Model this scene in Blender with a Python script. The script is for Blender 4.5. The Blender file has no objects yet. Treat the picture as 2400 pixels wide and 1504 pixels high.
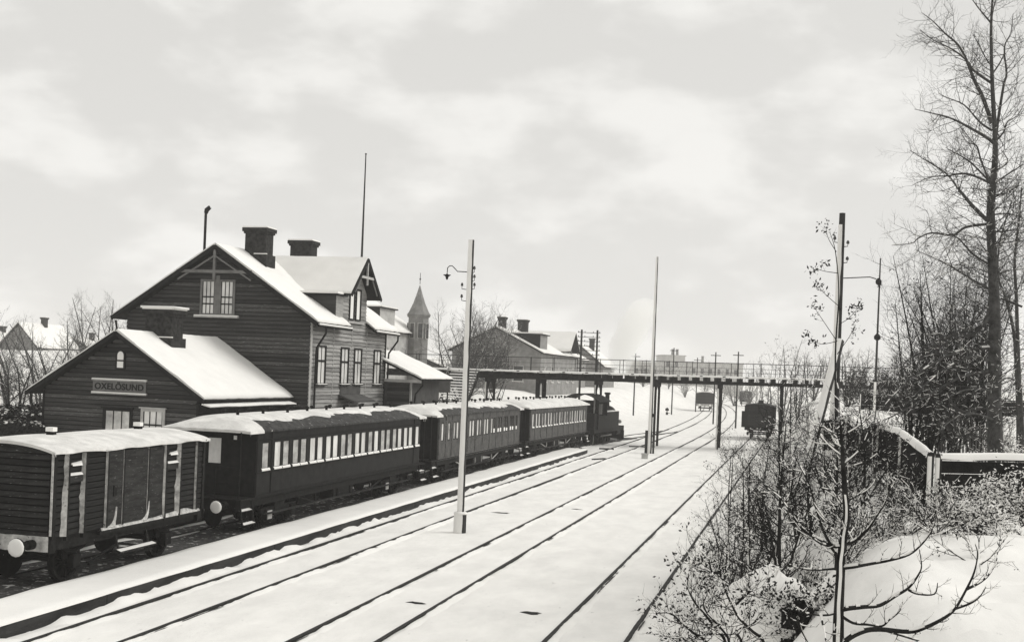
import bpy, math, random
from mathutils import Vector, Matrix
R = math.radians
rnd = random.Random(7)
scene = bpy.context.scene
COL = scene.collection

# ------------------------------------------------------------------ camera
H = 5.26                      # eye height above the rails (the photographer stands on the bank)
FPX = 2700.0                  # focal length for a 2400 px wide picture
YAW = R(14.26); ROLL = R(2.3)
cam_d = bpy.data.cameras.new('camera')
cam = bpy.data.objects.new('camera', cam_d); COL.objects.link(cam)
cam_d.sensor_width = 36; cam_d.lens = 36 * FPX / 2400
cam_d.shift_y = 121 / 2400.0
cam_d.clip_start = 0.1; cam_d.clip_end = 6000
cam.matrix_world = (Matrix.Translation((0, 0, H)) @ Matrix.Rotation(YAW, 4, 'Z')
                    @ Matrix.Rotation(R(90), 4, 'X') @ Matrix.Rotation(ROLL, 4, 'Z'))
scene.camera = cam
scene.cycles.volume_bounces = 6

# ------------------------------------------------------------------ sky, sun, exposure
SUN_EL = R(40); SUN_AZ = Vector((0.80, 0.42, 0)).normalized()   # towards the sun
world = bpy.data.worlds.new('World'); scene.world = world
world.use_nodes = True
wn, wl = world.node_tree.nodes, world.node_tree.links
wn.clear()
def N(nodes, t, **kw):
    n = nodes.new(t)
    for k, v in kw.items():
        if k == 'i':
            for a, b in v.items(): n.inputs[a].default_value = b
        else: setattr(n, k, v)
    return n
w_out = N(wn, 'ShaderNodeOutputWorld'); w_bg = N(wn, 'ShaderNodeBackground', i={'Strength': 0.12})
w_sky = N(wn, 'ShaderNodeTexSky', sky_type='NISHITA', sun_disc=False, sun_elevation=SUN_EL,
          sun_rotation=math.atan2(SUN_AZ.x, SUN_AZ.y))
w_bw = N(wn, 'ShaderNodeRGBToBW')
w_tc = N(wn, 'ShaderNodeTexCoord'); w_map = N(wn, 'ShaderNodeMapping')
w_map.inputs['Location'].default_value = (3.1, 1.7, 0.4)
w_map.inputs['Scale'].default_value = (2.0, 2.0, 4.2)
w_n1 = N(wn, 'ShaderNodeTexNoise', i={'Scale': 4.2, 'Detail': 8.0, 'Roughness': 0.5, 'Distortion': 0.1})
w_r1 = N(wn, 'ShaderNodeValToRGB')
w_r1.color_ramp.elements[0].position = 0.44; w_r1.color_ramp.elements[0].color = (5.45, 5.38, 5.17, 1)
w_r1.color_ramp.elements[1].position = 0.66; w_r1.color_ramp.elements[1].color = (6.75, 6.67, 6.42, 1)
w_r1.color_ramp.interpolation = 'EASE'
w_mx = N(wn, 'ShaderNodeMix', data_type='RGBA', i={'Factor': 0.86})
L = wl.new
L(w_sky.outputs[0], w_bw.inputs[0]); L(w_tc.outputs['Generated'], w_map.inputs[0]); L(w_map.outputs[0], w_n1.inputs['Vector'])
L(w_n1.outputs['Fac'], w_r1.inputs[0]); L(w_bw.outputs[0], w_mx.inputs['A']); L(w_r1.outputs[0], w_mx.inputs['B'])
L(w_mx.outputs['Result'], w_bg.inputs['Color']); L(w_bg.outputs[0], w_out.inputs['Surface'])

sun_d = bpy.data.lights.new('sun', 'SUN'); sun_d.energy = 1.5; sun_d.angle = R(35); sun_d.color = (1.0, 0.985, 0.95)
sun = bpy.data.objects.new('sun', sun_d); COL.objects.link(sun)
sv = Vector((SUN_AZ.x * math.cos(SUN_EL), SUN_AZ.y * math.cos(SUN_EL), math.sin(SUN_EL)))
sun.rotation_euler = sv.to_track_quat('Z', 'Y').to_euler()
vs = scene.view_settings
vs.view_transform = 'Standard'; vs.look = 'None'; vs.exposure = 0.25; vs.gamma = 1.0; vs.use_curve_mapping = False

# ------------------------------------------------------------------ survey: picture measurement -> place in the world
FWD = Vector((-math.sin(YAW), math.cos(YAW), 0)); RGT = Vector((math.cos(YAW), math.sin(YAW), 0)); UP = Vector((0, 0, 1))
_s, _c = math.sin(ROLL), math.cos(ROLL)
def ray(u, v):
    xp, yp = u - 1200.0, v - 873.0
    x, y = xp * _c + yp * _s, -xp * _s + yp * _c
    return FWD + RGT * (x / FPX) - UP * (y / FPX)
def at(u, v, d): return Vector((0, 0, H)) + ray(u, v) * d
def onX(u, v, X): r = ray(u, v); return Vector((0, 0, H)) + r * (X / r.x)
def onY(u, v, Y): r = ray(u, v); return Vector((0, 0, H)) + r * (Y / r.y)
def onZ(u, v, z=0.0): r = ray(u, v); return Vector((0, 0, H)) + r * ((z - H) / r.z)

# ------------------------------------------------------------------ materials
def grey(v, warm=1.0): return (v, v * (1 - 0.014 * warm), v * (1 - 0.048 * warm), 1)
MATS = {}
def mat(name, a, b=None, scale=3.0, rough=0.85, bump=0.0, bscale=None, stretch=(1, 1, 1), spec=0.3, lo=0.35, hi=0.68,
        detail=5.0, fleck=None, coat=0.0):
    """two greys mixed by noise, optional third 'fleck' = (value, scale, threshold) and fine relief"""
    if name in MATS: return MATS[name]
    m = bpy.data.materials.new(name); m.use_nodes = True
    n, l = m.node_tree.nodes, m.node_tree.links
    p = n['Principled BSDF']; p.inputs['Roughness'].default_value = rough
    p.inputs['Specular IOR Level'].default_value = spec
    if coat: p.inputs['Coat Weight'].default_value = coat; p.inputs['Coat Roughness'].default_value = 0.08
    b = a if b is None else b
    tc = N(n, 'ShaderNodeTexCoord'); mp = N(n, 'ShaderNodeMapping'); mp.inputs['Scale'].default_value = stretch
    l.new(tc.outputs['Object'], mp.inputs[0])
    no = N(n, 'ShaderNodeTexNoise', i={'Scale': scale, 'Detail': detail, 'Roughness': 0.6})
    l.new(mp.outputs[0], no.inputs['Vector'])
    rp = N(n, 'ShaderNodeValToRGB')
    rp.color_ramp.elements[0].position = lo; rp.color_ramp.elements[0].color = grey(a)
    rp.color_ramp.elements[1].position = hi; rp.color_ramp.elements[1].color = grey(b)
    l.new(no.outputs['Fac'], rp.inputs[0])
    out = rp.outputs[0]
    if fleck:
        n2 = N(n, 'ShaderNodeTexNoise', i={'Scale': fleck[1], 'Detail': 4.0, 'Roughness': 0.65})
        l.new(mp.outputs[0], n2.inputs['Vector'])
        r2 = N(n, 'ShaderNodeValToRGB')
        r2.color_ramp.elements[0].position = fleck[2]; r2.color_ramp.elements[0].color = (0, 0, 0, 1)
        r2.color_ramp.elements[1].position = fleck[2] + (fleck[3] if len(fleck) > 3 else 0.06); r2.color_ramp.elements[1].color = (1, 1, 1, 1)
        l.new(n2.outputs['Fac'], r2.inputs[0])
        mx = N(n, 'ShaderNodeMix', data_type='RGBA'); mx.inputs['B'].default_value = grey(fleck[0])
        l.new(r2.outputs[0], mx.inputs['Factor']); l.new(out, mx.inputs['A']); out = mx.outputs['Result']
    l.new(out, p.inputs['Base Color'])
    if bump:
        n3 = N(n, 'ShaderNodeTexNoise', i={'Scale': bscale or scale * 4, 'Detail': 4.0})
        l.new(mp.outputs[0], n3.inputs['Vector'])
        bp = N(n, 'ShaderNodeBump', i={'Strength': bump, 'Distance': 0.03}); l.new(n3.outputs['Fac'], bp.inputs['Height'])
        l.new(bp.outputs[0], p.inputs['Normal'])
    MATS[name] = m
    return m
SNOW = mat('snow', 0.80, 0.86, 1.2, 0.9, 0.25, 9, spec=0.2)
YARD = mat('yard_snow', 0.76, 0.88, 1.1, 0.9, 0.8, 3.2, spec=0.2, fleck=(0.46, 6.5, 0.655, 0.09), stretch=(1, 0.5, 1))
RSNOW = mat('sooty_roof_snow', 0.58, 0.80, 2.2, 0.9, 0.6, 12, spec=0.2, fleck=(0.30, 9, 0.66, .1))
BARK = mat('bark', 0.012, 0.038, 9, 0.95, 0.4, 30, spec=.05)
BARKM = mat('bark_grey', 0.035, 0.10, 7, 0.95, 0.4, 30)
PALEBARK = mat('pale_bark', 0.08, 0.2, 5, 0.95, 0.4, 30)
LEAF = mat('leaf', 0.012, 0.035, 8, 0.9, spec=.05)
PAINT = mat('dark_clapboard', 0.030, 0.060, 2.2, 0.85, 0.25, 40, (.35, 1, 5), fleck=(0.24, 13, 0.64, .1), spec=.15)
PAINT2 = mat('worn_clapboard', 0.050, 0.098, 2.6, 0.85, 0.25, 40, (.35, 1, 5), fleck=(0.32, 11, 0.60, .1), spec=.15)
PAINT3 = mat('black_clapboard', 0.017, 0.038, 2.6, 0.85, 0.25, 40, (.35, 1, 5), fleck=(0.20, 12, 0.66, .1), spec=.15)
PALE = mat('pale_clapboard', 0.22, 0.42, 2.0, 0.9, 0.3, 30, (1, .35, 5), fleck=(0.66, 13, 0.58, 0.12))  # paler boards with pale flecks, for the walls facing the yard
PALE2 = mat('mid_clapboard', 0.13, 0.30, 2.4, 0.9, 0.3, 30, (1, .35, 5), fleck=(0.55, 12, 0.62, 0.12))  # slightly darker variant, mixed in board by board
TRIM = mat('grey_trim', 0.12, 0.18, 3, 0.8)
TRIML = mat('light_trim', 0.35, 0.5, 3, 0.8)
DARK = mat('dark_trim', 0.009, 0.020, 4, 0.7, spec=.06)
IRON = mat('black_iron', 0.008, 0.02, 6, 0.6, 0.2, 30, fleck=(0.35, 11, 0.69), spec=.06)
RUSTY = mat('rail_iron', 0.018, 0.045, 12, 0.7, spec=.1)
WAGON = mat('wagon_board', 0.012, 0.040, 4, 0.85, 0.3, 40, (.5, .5, 3), fleck=(0.26, 13, 0.62, .12), spec=.15)
WAGON2 = mat('sooty_wagon_board', 0.008, 0.024, 4, 0.85, 0.3, 40, (.5, .5, 3), fleck=(0.22, 15, 0.68, .1), spec=.15)
DSNOW = mat('dirty_snow', 0.30, 0.66, 6, 0.95, 0.5, 20, fleck=(0.06, 9, 0.62, .06))
COACH = mat('coach_panel', 0.009, 0.020, 3, 0.6, 0.1, 30, fleck=(0.12, 16, 0.67, .1), spec=.08)
COACH2 = mat('lit_coach_panel', 0.045, 0.10, 3, 0.7, 0.1, 30, fleck=(0.30, 14, 0.60, .12), spec=.2)  # paler panel colour carries the light on the turned coach sides
ROOFD = mat('roof_tar', 0.018, 0.06, 5, 0.9, 0.4, 20, fleck=(0.5, 6, 0.62, .1))
PANE = mat('frosted_pane', 0.50, 0.82, 1.7, 0.18, 0, stretch=(1, 1, 0.6), spec=0.6)
PANEG = mat('misted_pane', 0.22, 0.55, 1.4, 0.12, 0, stretch=(1, 1, 2.2), spec=0.6)
PANED = mat('house_pane', 0.20, 0.75, 1.1, 0.12, 0, stretch=(1, 1, 1), spec=0.6)
GLASSD = mat('dark_pane', 0.02, 0.05, 2, 0.08, spec=0.7)
BRICK = mat('sooty_brick', 0.016, 0.05, 6, 0.9, 0.5, 26, spec=.05)
TIMBER = mat('bridge_timber', 0.009, 0.024, 4, 0.9, 0.3, 30, spec=.05)
POLE = mat('pole_wood', 0.018, 0.04, 5, 0.9, 0.3, 30, (1, 1, .2))
CONC = mat('weathered_concrete', 0.4, 0.55, 4, 0.9, 0.3, 30)
PLAT = mat('platform_timber', 0.008, 0.035, 3, 0.9, 0.6, 14, (1, .3, 1))
BALL = mat('ballast', 0.02, 0.09, 9, 0.95, 0.8, 30, fleck=(0.7, 4, 0.58, 0.08))
ROCK = mat('granite', 0.015, 0.05, 3, 0.9, 0.8, 12)
WALLM = mat('far_wall', 0.18, 0.28, 1.5, 0.9, fleck=(0.4, 3, 0.62, 0.1))
WALLD = mat('far_dark_wall', 0.05, 0.09, 1.5, 0.9)
WALLL = mat('far_light_wall', 0.36, 0.5, 1.5, 0.9)
PITCH = mat('pitch_black', 0.004, 0.006, spec=.05)
WALLP = mat('haze_pale_wall', 0.42, 0.55, 0.6, 0.9)  # distance haze put into the wall colour of the far works
LETTER = mat('letter_paint', 0.008)
BOARDP = mat('sign_board', 0.10, 0.15, 4, 0.8)
GLAZE = mat('white_porcelain', 0.05, 0.08, 4, 0.3)

# ------------------------------------------------------------------ mesh helpers
class MB:
    def __init__(s): s.v = []; s.f = []
    def box(s, x0, x1, y0, y1, z0, z1):
        b = len(s.v)
        s.v += [(x0, y0, z0), (x1, y0, z0), (x1, y1, z0), (x0, y1, z0), (x0, y0, z1), (x1, y0, z1), (x1, y1, z1), (x0, y1, z1)]
        s.f += [tuple(b + i for i in q) for q in ((3, 2, 1, 0), (4, 5, 6, 7), (0, 1, 5, 4), (1, 2, 6, 5), (2, 3, 7, 6), (3, 0, 4, 7))]
        return s
    def beam(s, p, q, w, h, up=(0, 0, 1)):
        p, q, up = Vector(p), Vector(q), Vector(up)
        d = (q - p).normalized(); a = d.cross(up)
        if a.length < 1e-4: a = d.cross(Vector((0, 1, 0)))
        a.normalize(); u = a.cross(d).normalized()
        b = len(s.v)
        for c in (p, q):
            for sa, su in ((-1, -1), (1, -1), (1, 1), (-1, 1)): s.v.append(tuple(c + a * (sa * w / 2) + u * (su * h / 2)))
        s.f += [tuple(b + i for i in q_) for q_ in ((0, 3, 2, 1), (4, 5, 6, 7), (0, 1, 5, 4), (1, 2, 6, 5), (2, 3, 7, 6), (3, 0, 4, 7))]
        return s
    def tube(s, pts, rad, n=6, cap=True):
        pts = [Vector(p) for p in pts]
        if not hasattr(rad, '__len__'): rad = [rad] * len(pts)
        b = len(s.v); ref = None
        for i, p in enumerate(pts):
            t = pts[min(i + 1, len(pts) - 1)] - pts[max(i - 1, 0)]
            if t.length < 1e-6: t = Vector((0, 0, 1))
            t.normalize()
            if ref is None:
                ref = Vector((0, 0, 1)) if abs(t.z) < .9 else Vector((1, 0, 0))
            a = t.cross(ref)
            if a.length < 1e-4: a = t.cross(Vector((0, 1, 0.3)))
            a.normalize(); u = a.cross(t).normalized()
            for k in range(n):
                an = 2 * math.pi * k / n
                s.v.append(tuple(p + (a * math.cos(an) + u * math.sin(an)) * rad[i]))
        for i in range(len(pts) - 1):
            for k in range(n):
                k2 = (k + 1) % n
                s.f.append((b + i * n + k, b + i * n + k2, b + (i + 1) * n + k2, b + (i + 1) * n + k))
        if cap and n > 2:
            s.f.append(tuple(b + k for k in reversed(range(n))))
            e = b + (len(pts) - 1) * n; s.f.append(tuple(e + k for k in range(n)))
        return s
    def poly_prism(s, poly, vec):
        """closed polygon (list of 3D points) swept along vec"""
        b = len(s.v); n = len(poly); vec = Vector(vec)
        s.v += [tuple(Vector(p)) for p in poly] + [tuple(Vector(p) + vec) for p in poly]
        s.f.append(tuple(b + i for i in range(n))); s.f.append(tuple(b + n + i for i in reversed(range(n))))
        for i in range(n):
            j = (i + 1) % n; s.f.append((b + j, b + i, b + n + i, b + n + j))
        return s
    def sheet(s, rows):
        """rows of points joined into a grid"""
        b = len(s.v); m = len(rows[0])
        for r in rows: s.v += [tuple(p) for p in r]
        for i in range(len(rows) - 1):
            for j in range(m - 1): s.f.append((b + i * m + j, b + i * m + j + 1, b + (i + 1) * m + j + 1, b + (i + 1) * m + j))
        return s
    def lathe(s, prof, c=(0, 0, 0), axis='z', n=12):
        """profile of (radius, height) turned round an axis"""
        b = len(s.v); c = Vector(c)
        for r, h in prof:
            for k in range(n):
                a = 2 * math.pi * k / n; x, y = r * math.cos(a), r * math.sin(a)
                p = {'z': (x, y, h), 'x': (h, x, y), 'y': (y, h, x)}[axis]
                s.v.append(tuple(c + Vector(p)))
        for i in range(len(prof) - 1):
            for k in range(n):
                k2 = (k + 1) % n; s.f.append((b + i * n + k, b + i * n + k2, b + (i + 1) * n + k2, b + (i + 1) * n + k))
        s.f.append(tuple(b + k for k in reversed(range(n))))
        e = b + (len(prof) - 1) * n; s.f.append(tuple(e + k for k in range(n)))
        return s
    def mesh(s, name, m=None, smooth=False):
        me = bpy.data.meshes.new(name); me.from_pydata(s.v, [], s.f); me.update()
        if m: me.materials.append(m)
        if smooth: me.polygons.foreach_set('use_smooth', [True] * len(me.polygons))
        return me
    def build(s, name, m, parent=None, smooth=False, loc=None, rz=0, kind=None):
        o = bpy.data.objects.new(name, s.mesh(name, m, smooth)); COL.objects.link(o)
        if parent: o.parent = parent
        if loc is not None: o.location = loc
        o.rotation_euler.z = rz
        if kind: o['kind'] = kind
        return o
def inst(name, me, parent=None, loc=(0, 0, 0), rz=0):
    o = bpy.data.objects.new(name, me); COL.objects.link(o); o.parent = parent; o.location = loc; o.rotation_euler.z = rz
    return o
USED = {}
def tag(o, label, cat, group=None):
    o['label'] = label; o['category'] = cat
    if group: o['group'] = group
    return o
def thing(name, label, cat, loc=(0, 0, 0), rz=0, group=None):
    o = bpy.data.objects.new(name, None); COL.objects.link(o)
    o.empty_display_size = 0.3; o.location = loc; o.rotation_euler.z = rz
    return tag(o, label, cat, group)
def copy_tree(o, parent=None):
    c = o.copy(); COL.objects.link(c); c.parent = parent
    for ch in [x for x in COL.objects if x.parent == o]: copy_tree(ch, c)
    return c
def smooth01(t): t = max(0.0, min(1.0, t)); return t * t * (3 - 2 * t)
def vnoise(x, y, s=0):
    """cheap smooth value noise in -1..1"""
    xi, yi = math.floor(x), math.floor(y); fx, fy = smooth01(x - xi), smooth01(y - yi)
    def h(i, j):
        t = math.sin(i * 127.1 + j * 311.7 + s * 74.7) * 43758.5453
        return (t - math.floor(t)) * 2 - 1
    a = h(xi, yi) * (1 - fx) + h(xi + 1, yi) * fx; b = h(xi, yi + 1) * (1 - fx) + h(xi + 1, yi + 1) * fx
    return a * (1 - fy) + b * fy

# ================================================================== THE SETTING
def xA(y): return -12.70 - 0.00033 * max(0, y - 100) ** 2
def xB(y): return -8.44 - 0.00036 * max(0, y - 100) ** 2
def xC(y): return -3.97 - 0.00020 * max(0, y - 110) ** 2
def xT(y): return min(-17.10 + 0.0014 * max(0, y - 60) ** 2, xA(y) - 0.12)

def ground_z(x, y):
    z = 0.028 * vnoise(x * .9, y * .35) + 0.016 * vnoise(x * 3.1, y * 2.3, 3)
    foot = -2.35 + 0.35 * vnoise(y * .22, 1.7) + 0.12 * vnoise(y * .9, 4.4)
    if y > 95: foot += (y - 95) * 0.02
    top = 3.40 + 0.40 * smooth01((y - 30) / 45.0)
    if y > 100: top -= 1.8 * smooth01((y - 100) / 120)
    t = smooth01((x - foot) / 3.4)
    b = top * t
    if t > 0:
        b += t * (0.20 * vnoise(x * .55, y * .5, 5) + 0.09 * vnoise(x * 1.7, y * 1.6, 6) + 0.04 * vnoise(x * 4.3, y * 4.1, 7))
        b += 0.05 * max(0, x - 8) * (1 if x < 60 else 60 / x)
    z += b
    # rising ground with the houses on the left behind the bridge
    z += 3.4 * smooth01((-19.5 - x) / 11.0) * smooth01((y - 84) / 26.0)
    # garden slope far left behind the station
    z += 2.2 * smooth01((-38 - x) / 40.0) * smooth01((y - 20) / 60.0) + 0.25 * vnoise(x * .11, y * .11, 9) * smooth01((-36 - x) / 10)
    return z
def steps(*seg):
    out = []
    for a, b, st in seg:
        n = max(1, round((b - a) / st))
        out += [a + (b - a) * i / n for i in range(n)]
    out.append(seg[-1][1])
    return out
xs = steps((-450, -120, 40), (-120, -40, 6), (-40, -19, 1.5), (-19, -3.2, .55), (-3.2, 7, .22), (7, 16, .6), (16, 60, 4), (60, 450, 60))
ys = steps((-60, 2, 5), (2, 44, .32), (44, 130, 1.1), (130, 330, 8), (330, 950, 60))
g = MB(); g.sheet([[(x, y, ground_z(x, y)) for x in xs] for y in ys])
ground = g.build('ground', YARD, smooth=True); ground['kind'] = 'structure'

# ---- platforms
pl = MB(); PX0, PX1, PY0, PY1, PZ = -15.55, -14.05, -30.0, 77.0, 0.25
pl.box(PX0, PX1 - .16, PY0, PY1 - .1, -.05, PZ - .03)
platform = pl.build('platform', PLAT); platform['kind'] = 'structure'
rows = []
yy = PY0
while yy <= PY1 + .01:
    e0 = PX0 - .05 + .06 * vnoise(yy * .8, 2); e1 = PX1 - .02 + .02 * vnoise(yy * 1.6, 5)
    rows.append([(e0, yy, PZ - .02), (e0 + .05, yy, PZ + .05)] + [(e0 + (e1 - e0) * k / 6, yy, PZ + .06 + .015 * vnoise(k * 1.3, yy * .7, 8)) for k in range(1, 6)] + [(e1 - .02, yy, PZ + .05), (e1, yy, PZ - .002)])
    yy += .5
sn = MB(); sn.sheet(rows); sn.build('snow', SNOW, platform, True)
tim = MB().box(-.15, 0, 0, 3.94, 0, .245).mesh('edge_timber', PLAT)
for k in range(27): inst('edge_timber', tim, platform, (PX1 + rnd.uniform(-.012, .012), PY0 + k * 3.96, -.005 + rnd.uniform(-.01, .008)))
dr = MB(); rows = []
yy = PY0
while yy < PY1:
    h = max(-.03, .03 + .075 * vnoise(yy * .9, 3.3) + .05 * vnoise(yy * 2.7, 1.1) + .02 * vnoise(yy * 7, 5)); w = .10 + .08 * vnoise(yy * .7, 6.2)
    rows.append([(PX1 + .004, yy, h), (PX1 + .06 + w * .3, yy, h * .75), (PX1 + .14 + w, yy, h * .2 - .0), (PX1 + .26 + w, yy, -.03)]); yy += .16
dr.sheet(rows); dr.build('snow_drift', SNOW, platform, True)
p2 = MB().box(-22.25, -18.95, 8, 66, -.05, .32); plat2 = p2.build('station_platform', PLAT); plat2['kind'] = 'structure'
MB().sheet([[(x, y, .36 + .03 * vnoise(x * .8, y * .5) - (.06 if x in (-22.25, -18.9) else 0)) for x in (-22.25, -21.5, -20.5, -19.5, -18.9)] for y in [8 + .8 * i for i in range(73)]]).build('snow', SNOW, plat2, True)

# ---- tracks
def rail_mesh(fx, y0, y1, off):
    b = MB(); y = y0; rows = []
    prof = [(-.05, -.05), (-.012, .02), (-.036, .045), (-.036, .068), (.036, .068), (.036, .045), (.012, .02), (.05, -.05)]
    while y <= y1:
        d = (fx(y + .5) - fx(y - .5)); x = fx(y) + off
        rows.append([(x + a, y - a * d, z + .004 * vnoise(y * .6, off)) for a, z in prof])
        y += 2.0
    return b.sheet(rows)
def strip(fx, y0, y1, off, w, z, seed, st=.22, thr=-.2):
    """ragged strip of bare ballast beside a rail"""
    b = MB(); y = y0; run = []
    while y <= y1:
        a = vnoise(y * .5, seed) + .5 * vnoise(y * 2.3, seed + 9)
        if a > thr and y < y1 - st:
            ww = w * (.45 + .55 * min(1, (a - thr))) * (.8 + .4 * rnd.random()); x = fx(y) + off
            run.append([(x - ww, y, z), (x, y, z)])
        else:
            if len(run) > 1: b.sheet(run)
            run = []
        y += st
    return b
_MB0 = MB
def track(fx, y0, y1, label, seed):
    t = thing('railway_track', label, 'railway track', (0, 0, 0), group='tracks of the station yard')
    for s in (-1, 1):
        rail_mesh(fx, y0, y1, s * .7525).build('rail', RUSTY, t)
        cl = _MB0(); rows = []; yy = 4.0
        while yy < 88:
            a_ = vnoise(yy * .45, seed * 3 + s) + .7 * vnoise(yy * 1.9, seed + s * 5) + .5 * vnoise(yy * 5.3, seed); h_ = max(-.02, .018 + .026 * a_); x_ = fx(yy) + s * .7525
            rows.append([(x_ + .038, yy, h_ + .012), (x_ + .08, yy, h_ + .008), (x_ + .17 + .03 * a_, yy, .012), (x_ + .26, yy, -.03)]); yy += .17
        cl.sheet(rows); cl.build('snow_ridge', SNOW, t, True, kind='stuff')
        strip(fx, 2, 90, s * .7525 - .03, .045, .029, seed + s, thr=-.1).build('bare_ballast', BALL, t, kind='stuff')
        strip(fx, 2, 60, s * .7525 + .09, .06, .029, seed + s + 30, thr=.35).build('bare_ballast', BALL, t, kind='stuff')
    return t
track(xA, -30, 330, 'snow-bedded track with dark rails running beside the low platform edge', 1)
track(xB, -30, 330, 'middle snowy track in the open yard right of the slim lamp pole', 5)
track(xC, -30, 118, 'rightmost track, its dark rails running up to the bushes on the bank', 11)
tt = track(xT, -30, 116, 'track under the standing train left of the low platform', 15)
bd = MB(); rows = []; y = -30
while y < 100:
    a = xT(y) - 1.45 + .12 * vnoise(y * .9, 2); b_ = xT(y) + 1.02 + .22 * vnoise(y * .8, 3) + .1 * vnoise(y * 3.1, 4)
    rows.append([(a + (b_ - a) * k / 5, y, .034 + .012 * vnoise(k, y * .9)) for k in range(6)]); y += .4
bd.sheet(rows); bd.build('track_bed', BALL, tt)

# ================================================================== THE STATION
def obox(b, o, ax, n, a0, a1, n0, n1, z0, z1):
    """box on a wall: ax along the wall, n outwards, z up, all from the point o"""
    o, ax, n = Vector(o), Vector(ax), Vector(n); k = len(b.v)
    for z in (z0, z1):
        for a, m in ((a0, n0), (a1, n0), (a1, n1), (a0, n1)): b.v.append(tuple(o + ax * a + n * m + UP * z))
    b.f += [tuple(k + i for i in q) for q in ((3, 2, 1, 0), (4, 5, 6, 7), (0, 1, 5, 4), (1, 2, 6, 5), (2, 3, 7, 6), (3, 0, 4, 7))]
    return b
def window(par, o, ax, n, w, h, cols=2, bars=(.5,), frame=TRIM, pane=PANED, fw=.09, head=False, sill=True, name='window', mun=DARK, proud=.05, transom=.03):
    """o = middle of the sill on the wall face"""
    f = MB()
    obox(f, o, ax, n, -w / 2 - fw, -w / 2, 0, proud, 0, h); obox(f, o, ax, n, w / 2, w / 2 + fw, 0, proud, 0, h)
    obox(f, o, ax, n, -w / 2 - fw, w / 2 + fw, 0, proud + .003, h, h + fw)
    obox(f, o, ax, n, -w / 2 - fw, w / 2 + fw, 0, proud + .003, -fw * .7, 0)
    if head: obox(f, o, ax, n, -w / 2 - fw - .06, w / 2 + fw + .06, 0, proud + .06, h + fw, h + fw + .05)
    wi = f.build(name, frame, par)
    p = MB(); obox(p, o, ax, n, -w / 2, w / 2, .002, .012, 0, h); p.build('pane', pane, wi)
    m = MB()
    for k in range(1, cols):
        a = -w / 2 + w * k / cols; obox(m, o, ax, n, a - .016, a + .016, .013, .034, 0, h)
    for b_ in bars: obox(m, o, ax, n, -w / 2, w / 2, .0135, .0385, h * b_ - transom, h * b_ + transom)
    for s in (-1, 1): obox(m, o, ax, n, s * w / 2 - .028, s * w / 2 + .028, .0125, .036, .0, h)
    m.build('muntin', mun, wi)
    if sill:
        s_ = MB(); obox(s_, o, ax, n, -w / 2 - fw - .05, w / 2 + fw + .05, .0, proud + .09, -fw * .7 - .055, -fw * .7); s_.build('sill', frame, wi)
        s_ = MB(); obox(s_, o, ax, n, -w / 2 - fw - .045, w / 2 + fw + .045, .004, proud + .085, -fw * .7 + .001, -fw * .7 + .04); s_.build('snow', SNOW, wi)
    return wi
def board_x(par, y, z, h, x0, x1, m):
    if m is PAINT: m = rnd.choice((PAINT, PAINT2, PAINT3, PAINT))
    """clapboard on a wall facing -Y"""
    b = MB(); b.poly_prism([(x0, y - .042, z), (x0, y, z), (x0, y, z + h), (x0, y - .008, z + h)], (x1 - x0, 0, 0)); return b.build('board', m, par)
def board_y(par, x, z, h, y0, y1, m):
    if m is PAINT: m = rnd.choice((PAINT, PAINT2, PAINT3, PAINT))
    if m is PALE: m = rnd.choice((PALE, PALE2, PALE))
    """clapboard on a wall facing +X"""
    b = MB(); b.poly_prism([(x + .042, y0, z), (x + .008, y0, z + h), (x, y0, z + h), (x, y0, z)], (0, y1 - y0, 0)); return b.build('board', m, par)
def slab(b, p0, p1, p2, p3, t):
    """roof slab on four corners (ccw from above), thickness t downwards"""
    n = (Vector(p1) - Vector(p0)).cross(Vector(p3) - Vector(p0)).normalized()
    if n.z < 0: n = -n
    b.poly_prism([p0, p1, p2, p3], -n * t); return n
def snow_slab(par, p0, p1, p2, p3, t, lift=.004, name='snow', nu=26, nv=16, seed=1, rag=.06):
    """soft snow blanket on a roof plane: p0-p1 is the eave, p3-p2 the ridge"""
    p0, p1, p2, p3 = map(Vector, (p0, p1, p2, p3)); n = (p1 - p0).cross(p3 - p0).normalized()
    if n.z < 0: n = -n
    e = (p0 - p3).normalized(); b = MB(); rows = []
    for i in range(nu + 1):
        u = i / nu; a = p0.lerp(p1, u); c = p3.lerp(p2, u); row = []
        r = rag * (vnoise(u * 17, seed) + .5 * vnoise(u * 53, seed + 3))
        edge = (i in (0, nu))
        row.append(a + e * (r - .01) + n * lift)
        for j in range(nv + 1):
            v = j / nv; q = a.lerp(c, v)
            if j == 0: q = q + e * r
            th = t * (.55 if j == 0 else 1) * (.9 if edge else 1) * (1 + .22 * vnoise(u * 9, v * 7, seed) + .1 * vnoise(u * 30, v * 21, seed))
            row.append(q + n * (lift + th))
        rows.append(row)
    b.sheet(rows)
    # side edges down to the roof
    for k in (0, nu):
        top = rows[k][1:]; b.sheet([top, [q - n * (t * .98) for q in top]])
    return b.build(name, SNOW, par, True)
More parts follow.
